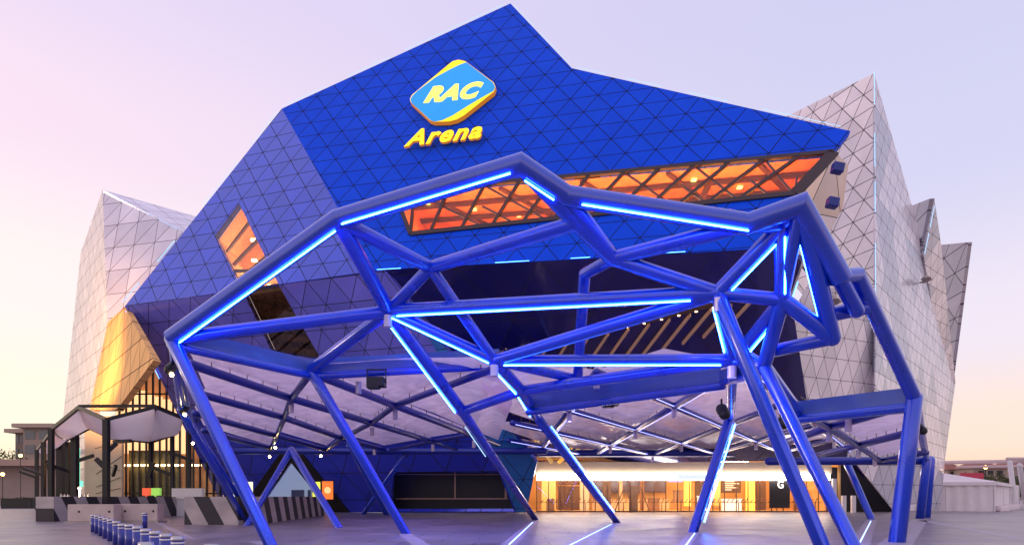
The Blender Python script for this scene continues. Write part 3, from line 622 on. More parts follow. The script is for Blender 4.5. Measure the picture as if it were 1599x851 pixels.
# ---- roof bays
def RF(kind):
    k = {'l': (6.45, .056), 'm': (5.95, .034), 'r': (4.29, .043)}[kind]
    return lambda px, py: P(px, py, k[0] / ((HZ - py) / F + k[1]))
RL, RM, RR = RF('l'), RF('m'), RF('r')
def etfe():
    m, N, L, b = newmat('cushion_film'); N.remove(b)
    tr = N.new('ShaderNodeBsdfTranslucent'); tr.inputs[0].default_value = (.96, .76, .96, 1)
    tp = N.new('ShaderNodeBsdfTransparent'); tp.inputs[0].default_value = (.9, .84, .95, 1)
    gl = N.new('ShaderNodeBsdfGlossy'); gl.inputs['Roughness'].default_value = .12
    df = N.new('ShaderNodeBsdfDiffuse'); df.inputs[0].default_value = (.8, .68, .9, 1)
    tc = N.new('ShaderNodeTexCoord'); nz = N.new('ShaderNodeTexNoise'); nz.inputs['Scale'].default_value = .9; nz.inputs['Detail'].default_value = 4; nz.inputs['Distortion'].default_value = 1.5
    L.new(tc.outputs['Object'], nz.inputs['Vector'])
    mr = N.new('ShaderNodeMapRange'); mr.inputs['From Min'].default_value = .35; mr.inputs['From Max'].default_value = .65; mr.inputs['To Min'].default_value = .1; mr.inputs['To Max'].default_value = .35; L.new(nz.outputs['Fac'], mr.inputs[0])
    m1 = N.new('ShaderNodeMixShader'); L.new(mr.outputs[0], m1.inputs[0]); L.new(tr.outputs[0], m1.inputs[1]); L.new(tp.outputs[0], m1.inputs[2])
    m2 = N.new('ShaderNodeMixShader'); m2.inputs[0].default_value = .22; L.new(m1.outputs[0], m2.inputs[1]); L.new(df.outputs[0], m2.inputs[2])
    m3 = N.new('ShaderNodeMixShader'); m3.inputs[0].default_value = .14; L.new(m2.outputs[0], m3.inputs[1]); L.new(gl.outputs[0], m3.inputs[2])
    bp = N.new('ShaderNodeBump'); bp.inputs['Strength'].default_value = .12; bp.inputs['Distance'].default_value = .2; L.new(nz.outputs['Fac'], bp.inputs['Height']); L.new(bp.outputs[0], gl.inputs['Normal'])
    L.new(m3.outputs[0], N['Material Output'].inputs[0]); return m
M['etfe'] = etfe()
def cushion(c, belly=.55, up=.35):
    bm = B(); n = 8; c = [p + Vector((0, 0, up)) for p in c]
    def pt(i, j):
        u, v = i / n, j / n
        p = c[0].lerp(c[1], u).lerp(c[3].lerp(c[2], u), v)
        return p + Vector((0, 0, belly * 16 * u * (1 - u) * v * (1 - v) * (.6)))
    for s in (1,):
        g = [[bm.verts.new(pt(i, j)) for j in range(n + 1)] for i in range(n + 1)]
        for i in range(n):
            for j in range(n): bm.faces.new((g[i][j], g[i + 1][j], g[i + 1][j + 1], g[i][j + 1]))
    obj('roof_cushion', bm, M['etfe'], can, smooth=True)
def rail(a, b, k=6):
    bm = B(); z = Vector((0, 0, .55)); capsule(bm, a + z, b + z, .035, 6)
    for i in range(1, k): p = a.lerp(b, i / k); capsule(bm, p, p + z, .02, 6)
    obj('cable_rail', bm, M['wood2'], can)
def downlight(p, h=.5, r=.13):
    bm = B(); capsule(bm, p, p - Vector((0, 0, h)), r, 14, False); obj('downlight', bm, M['can'], can)
# left bay
LB = [[(270, 532), (485, 580), (775, 568)],
      [(296, 568), (455, 622), (617, 633), (740, 680)],
      [(318, 615), (444, 652), (580, 660), (690, 693)],
      [(318, 645), (434, 678), (534, 684), (606, 702)],
      [(322, 668), (425, 697), (480, 700)]]
G['La'] = RL(270, 532)
lines = [[RL(*q) for q in r] for r in LB]
def lpoly(pts, r, nm='roof_beam'):
    for a, b in zip(pts, pts[1:]): tb(a, b, r, nm)
Lb2 = [RL(299, 569), RL(455, 622), RL(580, 660), RL(676, 689), RL(712, 700)]; lpoly(Lb2, .2)
Lb1 = [RL(487, 582), RL(617, 633), RL(740, 680), RL(778, 694)]; lpoly(Lb1, .2)
Lb3 = [RL(320, 617), RL(444, 652), RL(534, 684), RL(600, 702)]; lpoly(Lb3, .2)
Lb4 = [RL(304, 645), RL(432, 680), RL(510, 702)]; lpoly(Lb4, .2)
Lb5 = [RL(318, 672), RL(424, 700)]; lpoly(Lb5, .2)
cx1 = [RL(485, 582), RL(455, 622), RL(444, 652), RL(432, 680), RL(422, 702)]; lpoly(cx1, .17)
cx2 = [RL(786, 570), RL(617, 633), RL(580, 660), RL(534, 684), RL(510, 702)]; lpoly(cx2, .17)
cx3 = [RL(748, 676), RL(676, 689), RL(610, 702)]; lpoly(cx3, .15)
lpoly([RL(285, 560), RL(318, 645), RL(345, 704)], .12)
back_l = [RL(345, 704), RL(600, 704), RL(850, 704)]; lpoly(back_l, .3)
for c in ([RL(272, 535), cx1[0], cx1[1], Lb2[0]], [Lb2[0], cx1[1], cx1[2], Lb3[0]], [Lb3[0], cx1[2], cx1[3], Lb4[0]], [Lb4[0], cx1[3], cx1[4], Lb5[0]],
          [cx1[0], cx2[1], cx2[2], cx1[1]], [cx1[1], cx2[2], cx2[3], cx1[2]], [cx1[2], cx2[3], cx2[4], cx1[3]], [cx1[0], RL(640, 574), cx2[0], cx2[1]], [cx2[1], RL(740, 680), RL(676, 689), cx2[2]], [cx2[2], RL(676, 689), RL(600, 702), cx2[3]],
          [cx2[0], RL(800, 640), RL(778, 694), RL(740, 680)], [cx2[0], RL(740, 680), RL(680, 655), cx2[1]]):
    cushion(c)
for a, b in ((cx1[0], cx2[1]), (Lb2[0], cx1[1]), (cx1[1], cx2[2]), (cx1[2], cx2[3]), (Lb3[0], cx1[2]), (cx2[1], RL(740, 680)), (cx2[2], RL(676, 689)), (Lb4[0], cx1[3]), (cx2[0], cx2[1]), (cx2[1], cx2[2])): rail(a, b)
for q in ((455, 628), (617, 640), (581, 667), (740, 688), (676, 694), (585, 700)): downlight(RL(*q))
# middle bay: skewed diamond grid
def MP(x, y): return Vector((x, y, EYE + 5.95 - .034 * y))
o0, e1, e2 = Vector((8.68, 32.9)), Vector((5.2, 7.6)), Vector((-.3, 8.8))
def inside(p):
    px = CX + p.x / p.y * F; fy = 26.5 - max(0, (p.x - .6)) * .25
    lft = 0.2 + (p.y - 26) * .045
    return p.y > fy - .6 and p.y < 58.5 and p.x > lft - 1.8 and px < 1262 + (p.y - 24) * 3.2
node = {}
for i in range(-5, 6):
    for j in range(-5, 6):
        q = o0 + e1 * i + e2 * j; node[(i, j)] = MP(q.x, q.y)
for (i, j), p in node.items():
    if inside(p): 
        downlight(p - Vector((0, 0, .15)), .5)
    for d in ((1, 0), (0, 1)):
        k = (i + d[0], j + d[1])
        if k in node:
            mid = (p + node[k]) / 2
            if inside(p) or inside(node[k]):
                if inside(mid):
                    a, b = p, node[k]
                    if not inside(a): a = a.lerp(b, .45)
                    if not inside(b): b = b.lerp(a, .35)
                    tb(a, b, .2, 'roof_beam'); rail(a, b, 5)
                    dd = (b - a).normalized(); bm = B(); off = Vector((.21, 0, -.1)); capsule(bm, a + off, b + off, .016, 6); obj('light_strip', bm, M['edge'], can)
    ks = [(i, j), (i + 1, j), (i + 1, j + 1), (i, j + 1)]
    if all(k in node for k in ks):
        ctr = sum((node[k] for k in ks), Vector()) / 4
        if inside(ctr):
            cc = []
            for k in ks:
                q = node[k].copy(); st = 0
                while not inside(q) and st < 9: q = q.lerp(ctr, .12); st += 1
                cc.append(q)
            cushion(cc, .8 * max(.15, min(1, (ctr.y - 28) / 9)), .12 if ctr.y < 33 else .35)
lpoly([MP(1.5, 57), MP(14, 57), MP(31, 57)], .35)
# right bay
re = [RR(1250, 642), RR(1295, 667), RR(1340, 695), RR(1375, 719)]; lpoly(re, .2)
ro = [G['N9'], RR(1437, 672), RR(1444, 700), RR(1447, 718)]
for a, b in ((re[1], RR(1420, 630)), (re[2], RR(1436, 671)), (re[3], RR(1446, 706))): tb(a, b, .2, 'roof_beam'); rail(a, b)
for a, b in ((re[1], RR(1215, 694)), (re[2], RR(1262, 714))): tb(a, b, .18, 'roof_beam')
cushion([re[0], G['N9'], RR(1420, 630), re[1]], .3); cushion([re[1], RR(1420, 630), RR(1436, 671), re[2]], .4); cushion([re[2], RR(1436, 671), RR(1446, 706), re[3]], .4); rail(re[0], re[1]); rail(re[1], re[2]); rail(re[2], re[3])
tb(RR(1200, 720), RR(1447, 719), .3, 'roof_beam')
for q in ((1295, 673), (1340, 702), (1366, 716), (1325, 655)): downlight(RR(*q))
for k in ('M1', 'M4', 'M2'): downlight(G[k] - Vector((0, .15, .2)), .42, .15)
downlight(P(1143, 572, 20.8), .4, .15); downlight(P(560, 596, 26), .5, .12)

# hanging event lamps and round fixtures
def event_lamp(px, py, D, label, s=1.0):
    c = P(px, py, D); t = thing('hanging_projector', label, 'stage light', c - Vector((0, 0, .3)), 'lamps hung under the canopy roof')
    bm = B(); box(bm, c, (.72 * s, .55, .38 * s)); box(bm, c + Vector((-.1, -.1, -.22)), (.5 * s, .4, .12)); bmesh.ops.bevel(bm, geom=bm.edges[:], offset=.03, segments=1, affect='EDGES'); obj('housing', bm, M['black'], t)
    bm = B()
    for s_ in (-1, 1): box(bm, c + Vector((s_ * .38 * s, 0, .25)), (.03, .1, .55))
    box(bm, c + Vector((0, 0, .52)), (.8 * s, .1, .04)); obj('bracket', bm, M['black'], t)
event_lamp(588, 597, 25, 'black projector hanging in the left canopy bay beside a blue column'); event_lamp(953, 627, 27, 'black projector hanging above the middle of the entrance')
def spot(px, py, D, label, r=.22):
    c = P(px, py, D); t = thing('spotlight', label, 'spotlight', c - Vector((0, 0, r)), 'round black spotlights on the canopy')
    bm = B(); capsule(bm, c + Vector((0, .1, .1)), c + Vector((0, -.25, -.15)), r, 14); obj('housing', bm, M['black'], t, smooth=True)
    bm = B(); box(bm, c + Vector((0, .1, .3)), (.06, .06, .4)); obj('bracket', bm, M['black'], t)
    return t, c
spot(1128, 642, 24, 'black spotlight on the column below the canopy fascia'); spot(1220, 660, 26, 'small black spotlight hung between the two raking front columns', .15); spot(1435, 668, 25, 'black spotlight on the rear edge of the right canopy bay', .16)
for px, py, D, r, lab in ((270, 573, 22, .17, 'lit spotlight highest on the left canopy column'), (290, 637, 27, .15, 'lit spotlight midway down the left canopy column')):
    t, c = spot(px, py, D, lab, r); bm = B(); bmesh.ops.create_icosphere(bm, subdivisions=2, radius=.07, matrix=Matrix.Translation(c + Vector((.12, -.3, -.33)))); obj('lamp', bm, M['lamp_glow'], t)
for i, (px, py) in enumerate(((301, 684), (421, 706), (430, 691), (501, 705))):
    p = RL(px, py); bm = B(); bmesh.ops.create_icosphere(bm, subdivisions=2, radius=.09, matrix=Matrix.Translation(p - Vector((0, 0, .35)))); obj('downlight', bm, M['lamp_glow'], can)
# blue floodlights on the facet under the tip
for px, py, lab in ((1308, 263, 'upper blue floodlight cube under the arena tip'), (1300, 317, 'lower blue floodlight cube under the arena tip')):
    c = P(px, py, 38.2); bm = B(); box(bm, c, (.68, .5, .6), Matrix.Rotation(.2, 3, 'Y')); bmesh.ops.bevel(bm, geom=bm.edges[:], offset=.05, segments=1, affect='EDGES')
    box(bm, c + Vector((-.05, .45, .1)), (.1, .6, .1)); tag(obj('floodlight', bm, mat('navy_box', (.01, .02, .22), .3), base=c), lab, 'floodlight')
# small cone cameras on the silver wall
for px, py, D, lab in ((1446, 432, 66, 'small cone shaped fixture high on the silver side wall'), (1301, 465, 50, 'small cone shaped fixture seen through the canopy tubes')):
    c = P(px, py, D); bm = B(); bmesh.ops.create_cone(bm, segments=14, radius1=.5, radius2=.06, depth=.45, cap_ends=True, matrix=Matrix.Translation(c)); box(bm, c + Vector((.4, .6, -.25)), (.7, 1.2, .08)); tag(obj('wall_fixture', bm, M['concrete'], base=c), lab, 'wall light')

# ------------------------------------------------------------------ plaza strips and in-ground lights
pale = mat('pale_stone', (.42, .36, .42), .5, noise=.15, nscale=1)
def gstrip(a, b, w, m, z, name, **kw):
    a = Vector((a.x, a.y, z)); b = Vector((b.x, b.y, z)); d = (b - a).normalized(); s = Vector((-d.y, d.x, 0)) * w / 2
    bm = B(); bm.faces.new([bm.verts.new(p) for p in (a - s, b - s, b + s, a + s)]); return tag(obj(name, bm, m), **kw)
GP = lambda px, py: (lambda D: Vector(((px - CX) / F * D, D, 0)))(EYE * F / (py - HZ))
for i, (a, b, w) in enumerate((((632, 833), (660, 852), .55), ((836, 812), (788, 856), .5), ((962, 816), (870, 860), .45), ((1084, 831), (1058, 862), .4), ((1361, 811), (1335, 862), .6), ((1437, 810), (1392, 856), .9), ((1440, 812), (1599, 842), .5), ((422, 851), (400, 845), .5), ((240, 812), (300, 842), .3), ((0, 838), (330, 815), .15), ((60, 858), (500, 826), .12))):
    gstrip(GP(*a), GP(*b), w, pale, .004, 'paving_strip', kind='structure')
gl_ = {0: 'in front of the fourth column from left', 1: 'middle column', 2: 'short column', 3: 'far right column'}
for a, b, lab in (((832, 815), (795, 850), 'blue white line of light in the paving leading to the dark column by the kiosk'), ((955, 818), (880, 856), 'long line of light in the paving leading to the column left of the doors'), ((1085, 832), (1066, 858), 'line of light in the paving at the foot of the column leaning left'), ((1360, 813), (1340, 852), 'blue line of light in the paving at the foot of the far right raking column')):
    pa, pb = GP(*a), GP(*b); bm = B(); beam(bm, pa + Vector((0, 0, .012)), pb + Vector((0, 0, .012)), .035, .012); tag(obj('ground_light', bm, glow('ground_led', (.3, .45, 1), 4), base=pa), lab, 'ground light', 'lines of light set in the paving')

# ------------------------------------------------------------------ bollards
def make_bollard():
    t = thing('bollard', '', 'bollard', (0, 0, 0), 'blue bollards across the plaza')
    bm = B(); capsule(bm, Vector((0, 0, 0)), Vector((0, 0, .66)), .115, 24, False); obj('post', bm, M['bollard'], t, True)
    bm = B(); capsule(bm, Vector((0, 0, .60)), Vector((0, 0, .635)), .118, 24, False); obj('reflective_band', bm, M['white'], t, True)
    bm = B(); capsule(bm, Vector((0, 0, .66)), Vector((0, 0, .74)), .118, 24, False); capsule(bm, Vector((0, 0, .68)), Vector((0, 0, .70)), .122, 24, False); obj('cap', bm, M['steelcap'], t, True)
    return t
def dup(root, loc, label=None):
    r = root.copy(); COL.objects.link(r); r.location = loc
    if label: r['label'] = label
    for ch in list(root.children): c = ch.copy(); COL.objects.link(c); c.parent = r
    return r
b0 = make_bollard()
ordn = ['farthest', 'second farthest', 'third farthest', 'fourth farthest', 'fifth farthest', 'sixth farthest', 'middle', 'sixth nearest', 'fifth nearest', 'fourth nearest', 'third nearest', 'second nearest', 'nearest']
bt = [(146.5, 803), (152.5, 804), (159, 806), (166, 808), (173.5, 810), (182.5, 813), (191.5, 817), (202.5, 818), (215, 821), (228, 825), (242.5, 828.5), (259, 832.5), (277.5, 837)]
for i, (px, py) in enumerate(bt):
    D = (EYE - .74) * F / (py - HZ); loc = ((px - CX) / F * D, D, 0)
    lab = ordn[i] + ' blue bollard in the diagonal row of thirteen'
    if i == 0: b0.location = loc; b0['label'] = lab
    else: dup(b0, loc, lab)
for px, py, lab in ((226, 800, 'lone blue bollard standing behind the row before the concrete block'), (228, 846, 'blue bollard cut by the bottom edge, left of the row end'), (332, 849, 'pale capped bollard cut by the bottom edge, rightmost of all')):
    D = (EYE - .74) * F / (py - HZ); dup(b0, ((px - CX) / F * D, D, 0), lab)

# ------------------------------------------------------------------ barriers and blocks
def stripe_mat():
    m, N, L, b = newmat('hazard_cladding')
    uv = N.new('ShaderNodeUVMap'); w = N.new('ShaderNodeTexWave'); w.wave_type = 'BANDS'; w.bands_direction = 'DIAGONAL'; w.inputs['Scale'].default_value = .22; w.inputs['Distortion'].default_value = 0
    mp = N.new('ShaderNodeMapping'); mp.inputs['Scale'].default_value = (1.55, .9, 0); L.new(uv.outputs[0], mp.inputs[0]); L.new(mp.outputs[0], w.inputs[0])
    gt = N.new('ShaderNodeMath'); gt.operation = 'GREATER_THAN'; gt.inputs[1].default_value = .5; L.new(w.outputs['Fac'], gt.inputs[0])
    nz = N.new('ShaderNodeTexNoise'); nz.inputs['Scale'].default_value = 2; nz.inputs['Detail'].default_value = 6
    mx = N.new('ShaderNodeMix'); mx.data_type = 'RGBA'; L.new(gt.outputs[0], mx.inputs['Factor']); mx.inputs['A'].default_value = (.03, .025, .035, 1); mx.inputs['B'].default_value = (.46, .40, .40, 1)
    mr = N.new('ShaderNodeMapRange'); mr.inputs['To Min'].default_value = .5; mr.inputs['To Max'].default_value = 1.4; L.new(nz.outputs['Fac'], mr.inputs[0])
    s = N.new('ShaderNodeVectorMath'); s.operation = 'SCALE'; L.new(mx.outputs['Result'], s.inputs[0]); L.new(mr.outputs[0], s.inputs['Scale']); L.new(s.outputs[0], b.inputs['Base Color']); b.inputs['Roughness'].default_value = .7
    return m
M['stripe'] = stripe_mat()
def barrier(a, b, h, w, label, group):
    a = Vector(a); b = Vector(b); d = (b - a).normalized(); nn = Vector((d.y, -d.x, 0)); nn = nn if nn.y < 0 else -nn
    bm = B(); pts = [a, b, b + Vector((0, 0, h)), a + Vector((0, 0, h))]
    slab(bm, pts, [], nn, w, a, d, Vector((0, 0, 1)))
    return tag(obj('barrier', bm, M['stripe'], base=(a + b) / 2), label, 'barrier', group)
H_ = 1.5
barrier(GP(84, 814), GP(338, 802), H_, 1.2, 'black and grey striped barrier behind the pale concrete blocks', 'striped security barriers')
barrier(GP(288, 818.5), GP(372, 819), H_, 1.0, 'black and grey striped barrier beside the left canopy column', 'striped security barriers')
barrier(GP(376, 818), GP(487, 804.5), H_, 1.0, 'black and grey striped barrier receding under the canopy to the passage', 'striped security barriers')
def block(x0, x1, y, ytop, label):
    D = EYE * F / (y - HZ); a = (x0 - CX) / F * D; b = (x1 - CX) / F * D; h = EYE - (ytop - HZ) / F * D
    t = thing('concrete_block', label, 'concrete block', ((a + b) / 2, D, 0), 'pale concrete blocks')
    bm = B(); lohi(bm, (a, D, .12), (b, D + .7, h)); bmesh.ops.bevel(bm, geom=bm.edges[:], offset=.03, segments=2, affect='EDGES'); obj('body', bm, M['pink_concrete'], t)
    bm = B(); lohi(bm, (a - .1, D - .1, 0), (b + .1, D + .8, .118)); obj('plinth', bm, M['concrete'], t)
    for s in (.25, .9): bm = B(); capsule(bm, Vector((a + (b - a) * s, D - .004, h * .62)), Vector((a + (b - a) * s, D + .05, h * .62)), .07, 12, False); obj('lifting_hole', bm, M['dark'], t)
block(105, 178, 817, 787, 'left pale concrete block in front of the striped barrier'); block(178.6, 246, 816, 786.5, 'right pale concrete block in front of the striped barrier')

# ------------------------------------------------------------------ left wing glazing with lit interior
lw = thing('side_hall', 'amber lit curtain wall of the arena behind the shade structure', 'glazed hall', ((230 - CX) / F * 60, 60, 0))
def GW(px, py, D=60): return P(px, py, D)
bm = B(); o = [P(130, 799, 60), P(362, 799, 60), P(320, 715, 60), P(248, 566, 60), P(232, 562, 60), P(182, 640, 60), P(130, 700, 60)]
slab(bm, o, [], Vector((0, -1, 0)), .04, o[0], X_, Z_); obj('glass_wall', bm, M['glass'], lw)
bm = B()
for i in range(18):
    px = 176 + i * 10.5
    ytop = 640 - (px - 182) * (78 / 50) if px < 234 else 566 + (px - 248) * 2.07 if px > 248 else 566
    ytop = min(ytop, 690) if px > 150 else 690
    beam(bm, P(px, 799, 59.9), P(px, ytop, 59.9), .12, .2)
for y_, x0, x1 in ((770, 135, 345), (655, 172, 290), (615, 198, 270)): beam(bm, P(x0, y_, 59.88), P(x1, y_, 59.88), .12, .14)
beam(bm, P(182, 640, 59.85), P(236, 560, 59.85), .2, .2)
obj('mullion', bm, M['black'], lw)
bm = B(); lohi(bm, (P(184, 0, 66).x, 66, 0), (P(360, 0, 66).x, 66.2, 16)); obj('hall_wall', bm, mat('hall_timber', (.8, .45, .2), .6, noise=.3, nscale=.6), lw)
bm = B()
for i in range(9): x = P(186 + i * 12, 0, 65).x; lohi(bm, (x, 64.5, 6), (x + .7, 64.7, 13.5 - i * .3))
obj('hall_screen', bm, glow('hall_amber_glow', (1, .55, .25), 1.6), lw)
bm = B()
for i in range(6): x = P(150 + i * 28, 0, 62).x; lohi(bm, (x, 62, 4.6), (x + 1.4, 62.4, 4.75))
obj('hall_lamp', bm, glow('hall_warm', (1, .6, .25), 14), lw)
bm = B(); lohi(bm, (P(195, 0, 62).x, 62.6, 0), (P(272, 0, 62).x, 63, 6.2)); obj('hall_booth', bm, mat('dark_green_glass', (.06, .06, .03), .2, noise=.6, nscale=.6), lw)
bm = B(); lohi(bm, (P(132, 0, 59).x, 59, 0), (P(190, 0, 59).x, 59.4, 9.2)); o2 = obj('pier', bm, M['cream'], lw)
bm = B(); 
for (a, b) in (((148, 700), (186, 690)), ((150, 740), (190, 712)), ((150, 720), (188, 735)), ((150, 770), (188, 762)), ((150, 760), (188, 745))): beam(bm, P(a[0], a[1], 58.97), P(b[0], b[1], 58.97), .04, .04)
obj('pier_joint', bm, M['black'], lw)
for x0, x1, c, nm in ((222, 233, (.9, .12, .05), 'red'), (236, 249, (.35, .75, .12), 'green')):
    bm = B(); D = 50; lohi(bm, ((x0 - CX) / F * D, D, 1.6), ((x1 - CX) / F * D, D + .3, 2.2)); lohi(bm, ((x0 - CX) / F * D + .2, D + .1, 0), ((x0 - CX) / F * D + .3, D + .2, 1.6)); tag(obj('display_box', bm, mat(nm + '_box', c, .5, emit=c, es=.5), base=((x0 - CX) / F * D, D, 0)), nm + ' lit display box behind the striped barrier', 'sign box')
bm = B(); D = 48; lohi(bm, ((268 - CX) / F * D, D, 1.3), ((315 - CX) / F * D, D + .5, 2.15)); lohi(bm, ((268 - CX) / F * D + .2, D + .1, 0), ((315 - CX) / F * D - .2, D + .4, 1.3)); tag(obj('service_cart', bm, M['white'], base=((290 - CX) / F * D, D, 0)), 'white ticket counter panel showing above the striped barrier', 'counter')
# posters by the passage
for x0, x1, y0, y1, c, nm in ((488, 500, 752, 778, (.85, .9, .1), 'yellow green'), (503, 520, 751, 779, (.9, .18, .03), 'orange red')):
    D = 56; a = P(x0, y1, D); b = P(x1, y0, D); t = thing('poster_board', nm + ' backlit poster board beside the dark passage', 'poster', ((a.x + b.x) / 2, D, 0))
    bm = B(); lohi(bm, (a.x, D, a.z), (b.x, D + .12, b.z)); obj('poster', bm, mat('poster_' + nm[:3], c, .5, emit=c, es=.8), t)
    bm = B(); lohi(bm, (a.x - .06, D + .03, a.z - .06), (b.x + .06, D + .16, b.z + .06)); lohi(bm, (a.x + .3, D + .04, 0), (a.x + .4, D + .14, a.z)); obj('frame', bm, M['black'], t)
    bm = B(); cc = Vector(((a.x + b.x) / 2, D - .01, (a.z + b.z) / 2)); bmesh.ops.create_circle(bm, cap_ends=True, segments=20, radius=.3, matrix=Matrix.Translation(cc) @ Matrix.Rotation(R(90), 4, 'X')); obj('emblem', bm, mat('emblem_' + nm[:3], (.9, .8, .3), .5, emit=(.9, .7, .3), es=.6), t)
D = 30; a = P(362, 800, D); b = P(396, 752, D)
D = 52; a = P(364, 782, D); b = P(394, 752, D); bm = B(); lohi(bm, (a.x, D, a.z), (b.x, D + .12, b.z)); lohi(bm, (a.x, D + .02, 0), (a.x + .1, D + .1, a.z)); lohi(bm, (b.x - .1, D + .02, 0), (b.x, D + .1, a.z)); tag(obj('light_box', bm, mat('light_box', (.9, .9, .6), .5, emit=(.9, .95, .6), es=.9), base=(a.x, D, 0)), 'bright green yellow light box behind the striped barrier', 'light box')

# ------------------------------------------------------------------ shade structures
def shade(name_label, front, rear, posts, dark_beams, struts, D0):
    t = thing('shade_structure', name_label, 'shade structure', (P(*front[0]).x, front[0][2], 0), 'black framed fabric shades')
    fr = [P(*q) for q in front]; rr = [P(*q) for q in rear]
    bm = B()
    n = 6
    for i in range(len(fr) - 1):
        g = []
        for a in range(n + 1):
            row = []
            for b in range(n + 1):
                s = a / n; u = b / n
                p = fr[i].lerp(fr[i + 1], s).lerp(rr[i].lerp(rr[i + 1], s), u) - Vector((0, 0, .5 * 4 * u * (1 - u)))
                row.append(bm.verts.new(p))
            g.append(row)
        for a in range(n):
            for b in range(n): bm.faces.new((g[a][b], g[a + 1][b], g[a + 1][b + 1], g[a][b + 1]))
    obj('fabric', bm, M['fabric'], t, True)
    bm = B()
    for q in (fr, rr):
        for a, b in zip(q, q[1:]): beam(bm, a, b, .18, .24)
    for a, b in zip(fr, rr): beam(bm, a, b, .14, .2)
    for a, b in dark_beams: beam(bm, P(*a), P(*b), .14, .2)
    obj('frame', bm, M['black'], t)
    for (px, py, D, w) in posts:
        w *= .75
        p = P(px, py, D); bm = B(); lohi(bm, (p.x - w, D - w, 0), (p.x + w, D + w, p.z)); obj('post', bm, M['black'], t)
    for a, b in struts: bm = B(); beam(bm, P(*a), P(*b), .2, .26); obj('strut', bm, M['black'], t)
shade('large black framed shade with pale grey fabric nearest the arena', [(82, 669, 45), (123, 636, 43), (166, 655, 40), (243, 635, 42), (287, 653, 44)], [(117, 680, 50), (140, 668, 51), (175, 684, 50), (235, 690, 52), (272, 678, 50)],
      [(80, 669, 45, .2), (166, 655, 40, .22), (117, 680, 50, .3), (235, 690, 52, .17), (269, 678, 50, .17), (296, 665, 50, .15)], [((123, 634, 43), (243, 633.5, 43))],
      [((164, 708, 40), (182, 692, 40.5)), ((162, 728, 40), (150, 716, 40)), ((176, 742, 46), (181, 727, 45.5)), ((232, 745, 50), (240, 722, 50)), ((240, 730, 50), (266, 741, 50)), ((265, 706, 50), (300, 719, 50)), ((118, 720, 50), (146, 711, 50)), ((235, 691, 52), (262, 672, 51)), ((178, 690, 50), (204, 688, 48)), ((80, 727, 45), (106, 736, 46))], 45)
shade('narrow black framed shade at the far left with no fabric edge in view', [(58, 702, 78), (68, 690, 62), (81, 672, 47)], [(76, 706, 80), (95, 695, 64), (112, 680, 52)],
      [(57.5, 702, 72, .2), (68, 690, 58, .2), (95, 692, 64, .4), (106, 690, 58, .2)], [], [((37, 731, 58), (66, 741, 58)), ((31, 736, 66), (56, 745, 66)), ((66, 730, 62), (73, 718, 62)), ((70, 724, 60), (100, 734, 60))], 60)

# small things near the shade: planters, queue posts, boxes, tree
for k, (x0, x1, y0, y1, D, c, lab) in enumerate(((12, 27, 744, 776, 130, (.03, .08, .35), 'blue container with pale door far left'), (28, 46, 742, 776, 125, (.03, .035, .08), 'dark navy container beside the blue one'))):
    a = P(x0, 790, D); b = P(x1, y0, D); a.z = 0; t = thing('container', lab, 'container', ((a.x + b.x) / 2, D, 0))
    bm = B(); lohi(bm, (a.x, D, 0), (b.x, D + 4, b.z)); obj('body', bm, mat('container%d' % k, c, .5, noise=.2), t)
    bm = B(); lohi(bm, (a.x + .1, D - .05, .1), (a.x + .9, D - .005, b.z - .3)); obj('door', bm, mat('container_door%d' % k, tuple(v * 2 for v in c), .5), t)
for i in range(9):
    px = 96 + i * 5.2; D = 52 - i * .3; x = (px - CX) / F * D; t_ = 'standing glass topped queue post before the amber hall'
    bm = B(); capsule(bm, Vector((x, D, 0)), Vector((x, D, 1.7)), .05, 8, False); lohi(bm, (x - .12, D - .02, .3), (x + .12, D + .02, 1.6)); tag(obj('queue_post', bm, M['steelcap'], base=(x, D, 0)), 'slim steel queue post in the line under the shade structure', 'queue post', 'queue posts under the shade')
bm = B(); c = P(124, 762, 48); bmesh.ops.create_icosphere(bm, subdivisions=2, radius=.09, matrix=Matrix.Translation(c)); capsule(bm, Vector((c.x, c.y, 0)), c - Vector((0, 0, .1)), .03, 8)
tag(obj('post_lamp', bm, M['lamp_glow'], base=(c.x, c.y, 0)), 'bright star like lamp among the queue posts', 'lamp')
D = 57; a = P(119, 758, D); b = P(128, 752, D); bm = B(); lohi(bm, (a.x - .05, D, a.z - .1), (b.x + .05, D + .1, b.z + .1)); lohi(bm, ((a.x + b.x) / 2 - .04, D + .02, b.z + .1), ((a.x + b.x) / 2 + .04, D + .08, 6)); tag(obj('exit_sign', bm, mat('exit_green', (.1, .7, .45), .5, emit=(.2, 1, .6), es=1), base=(a.x, D, 0)), 'small green exit sign hanging by the cream pier', 'exit sign')

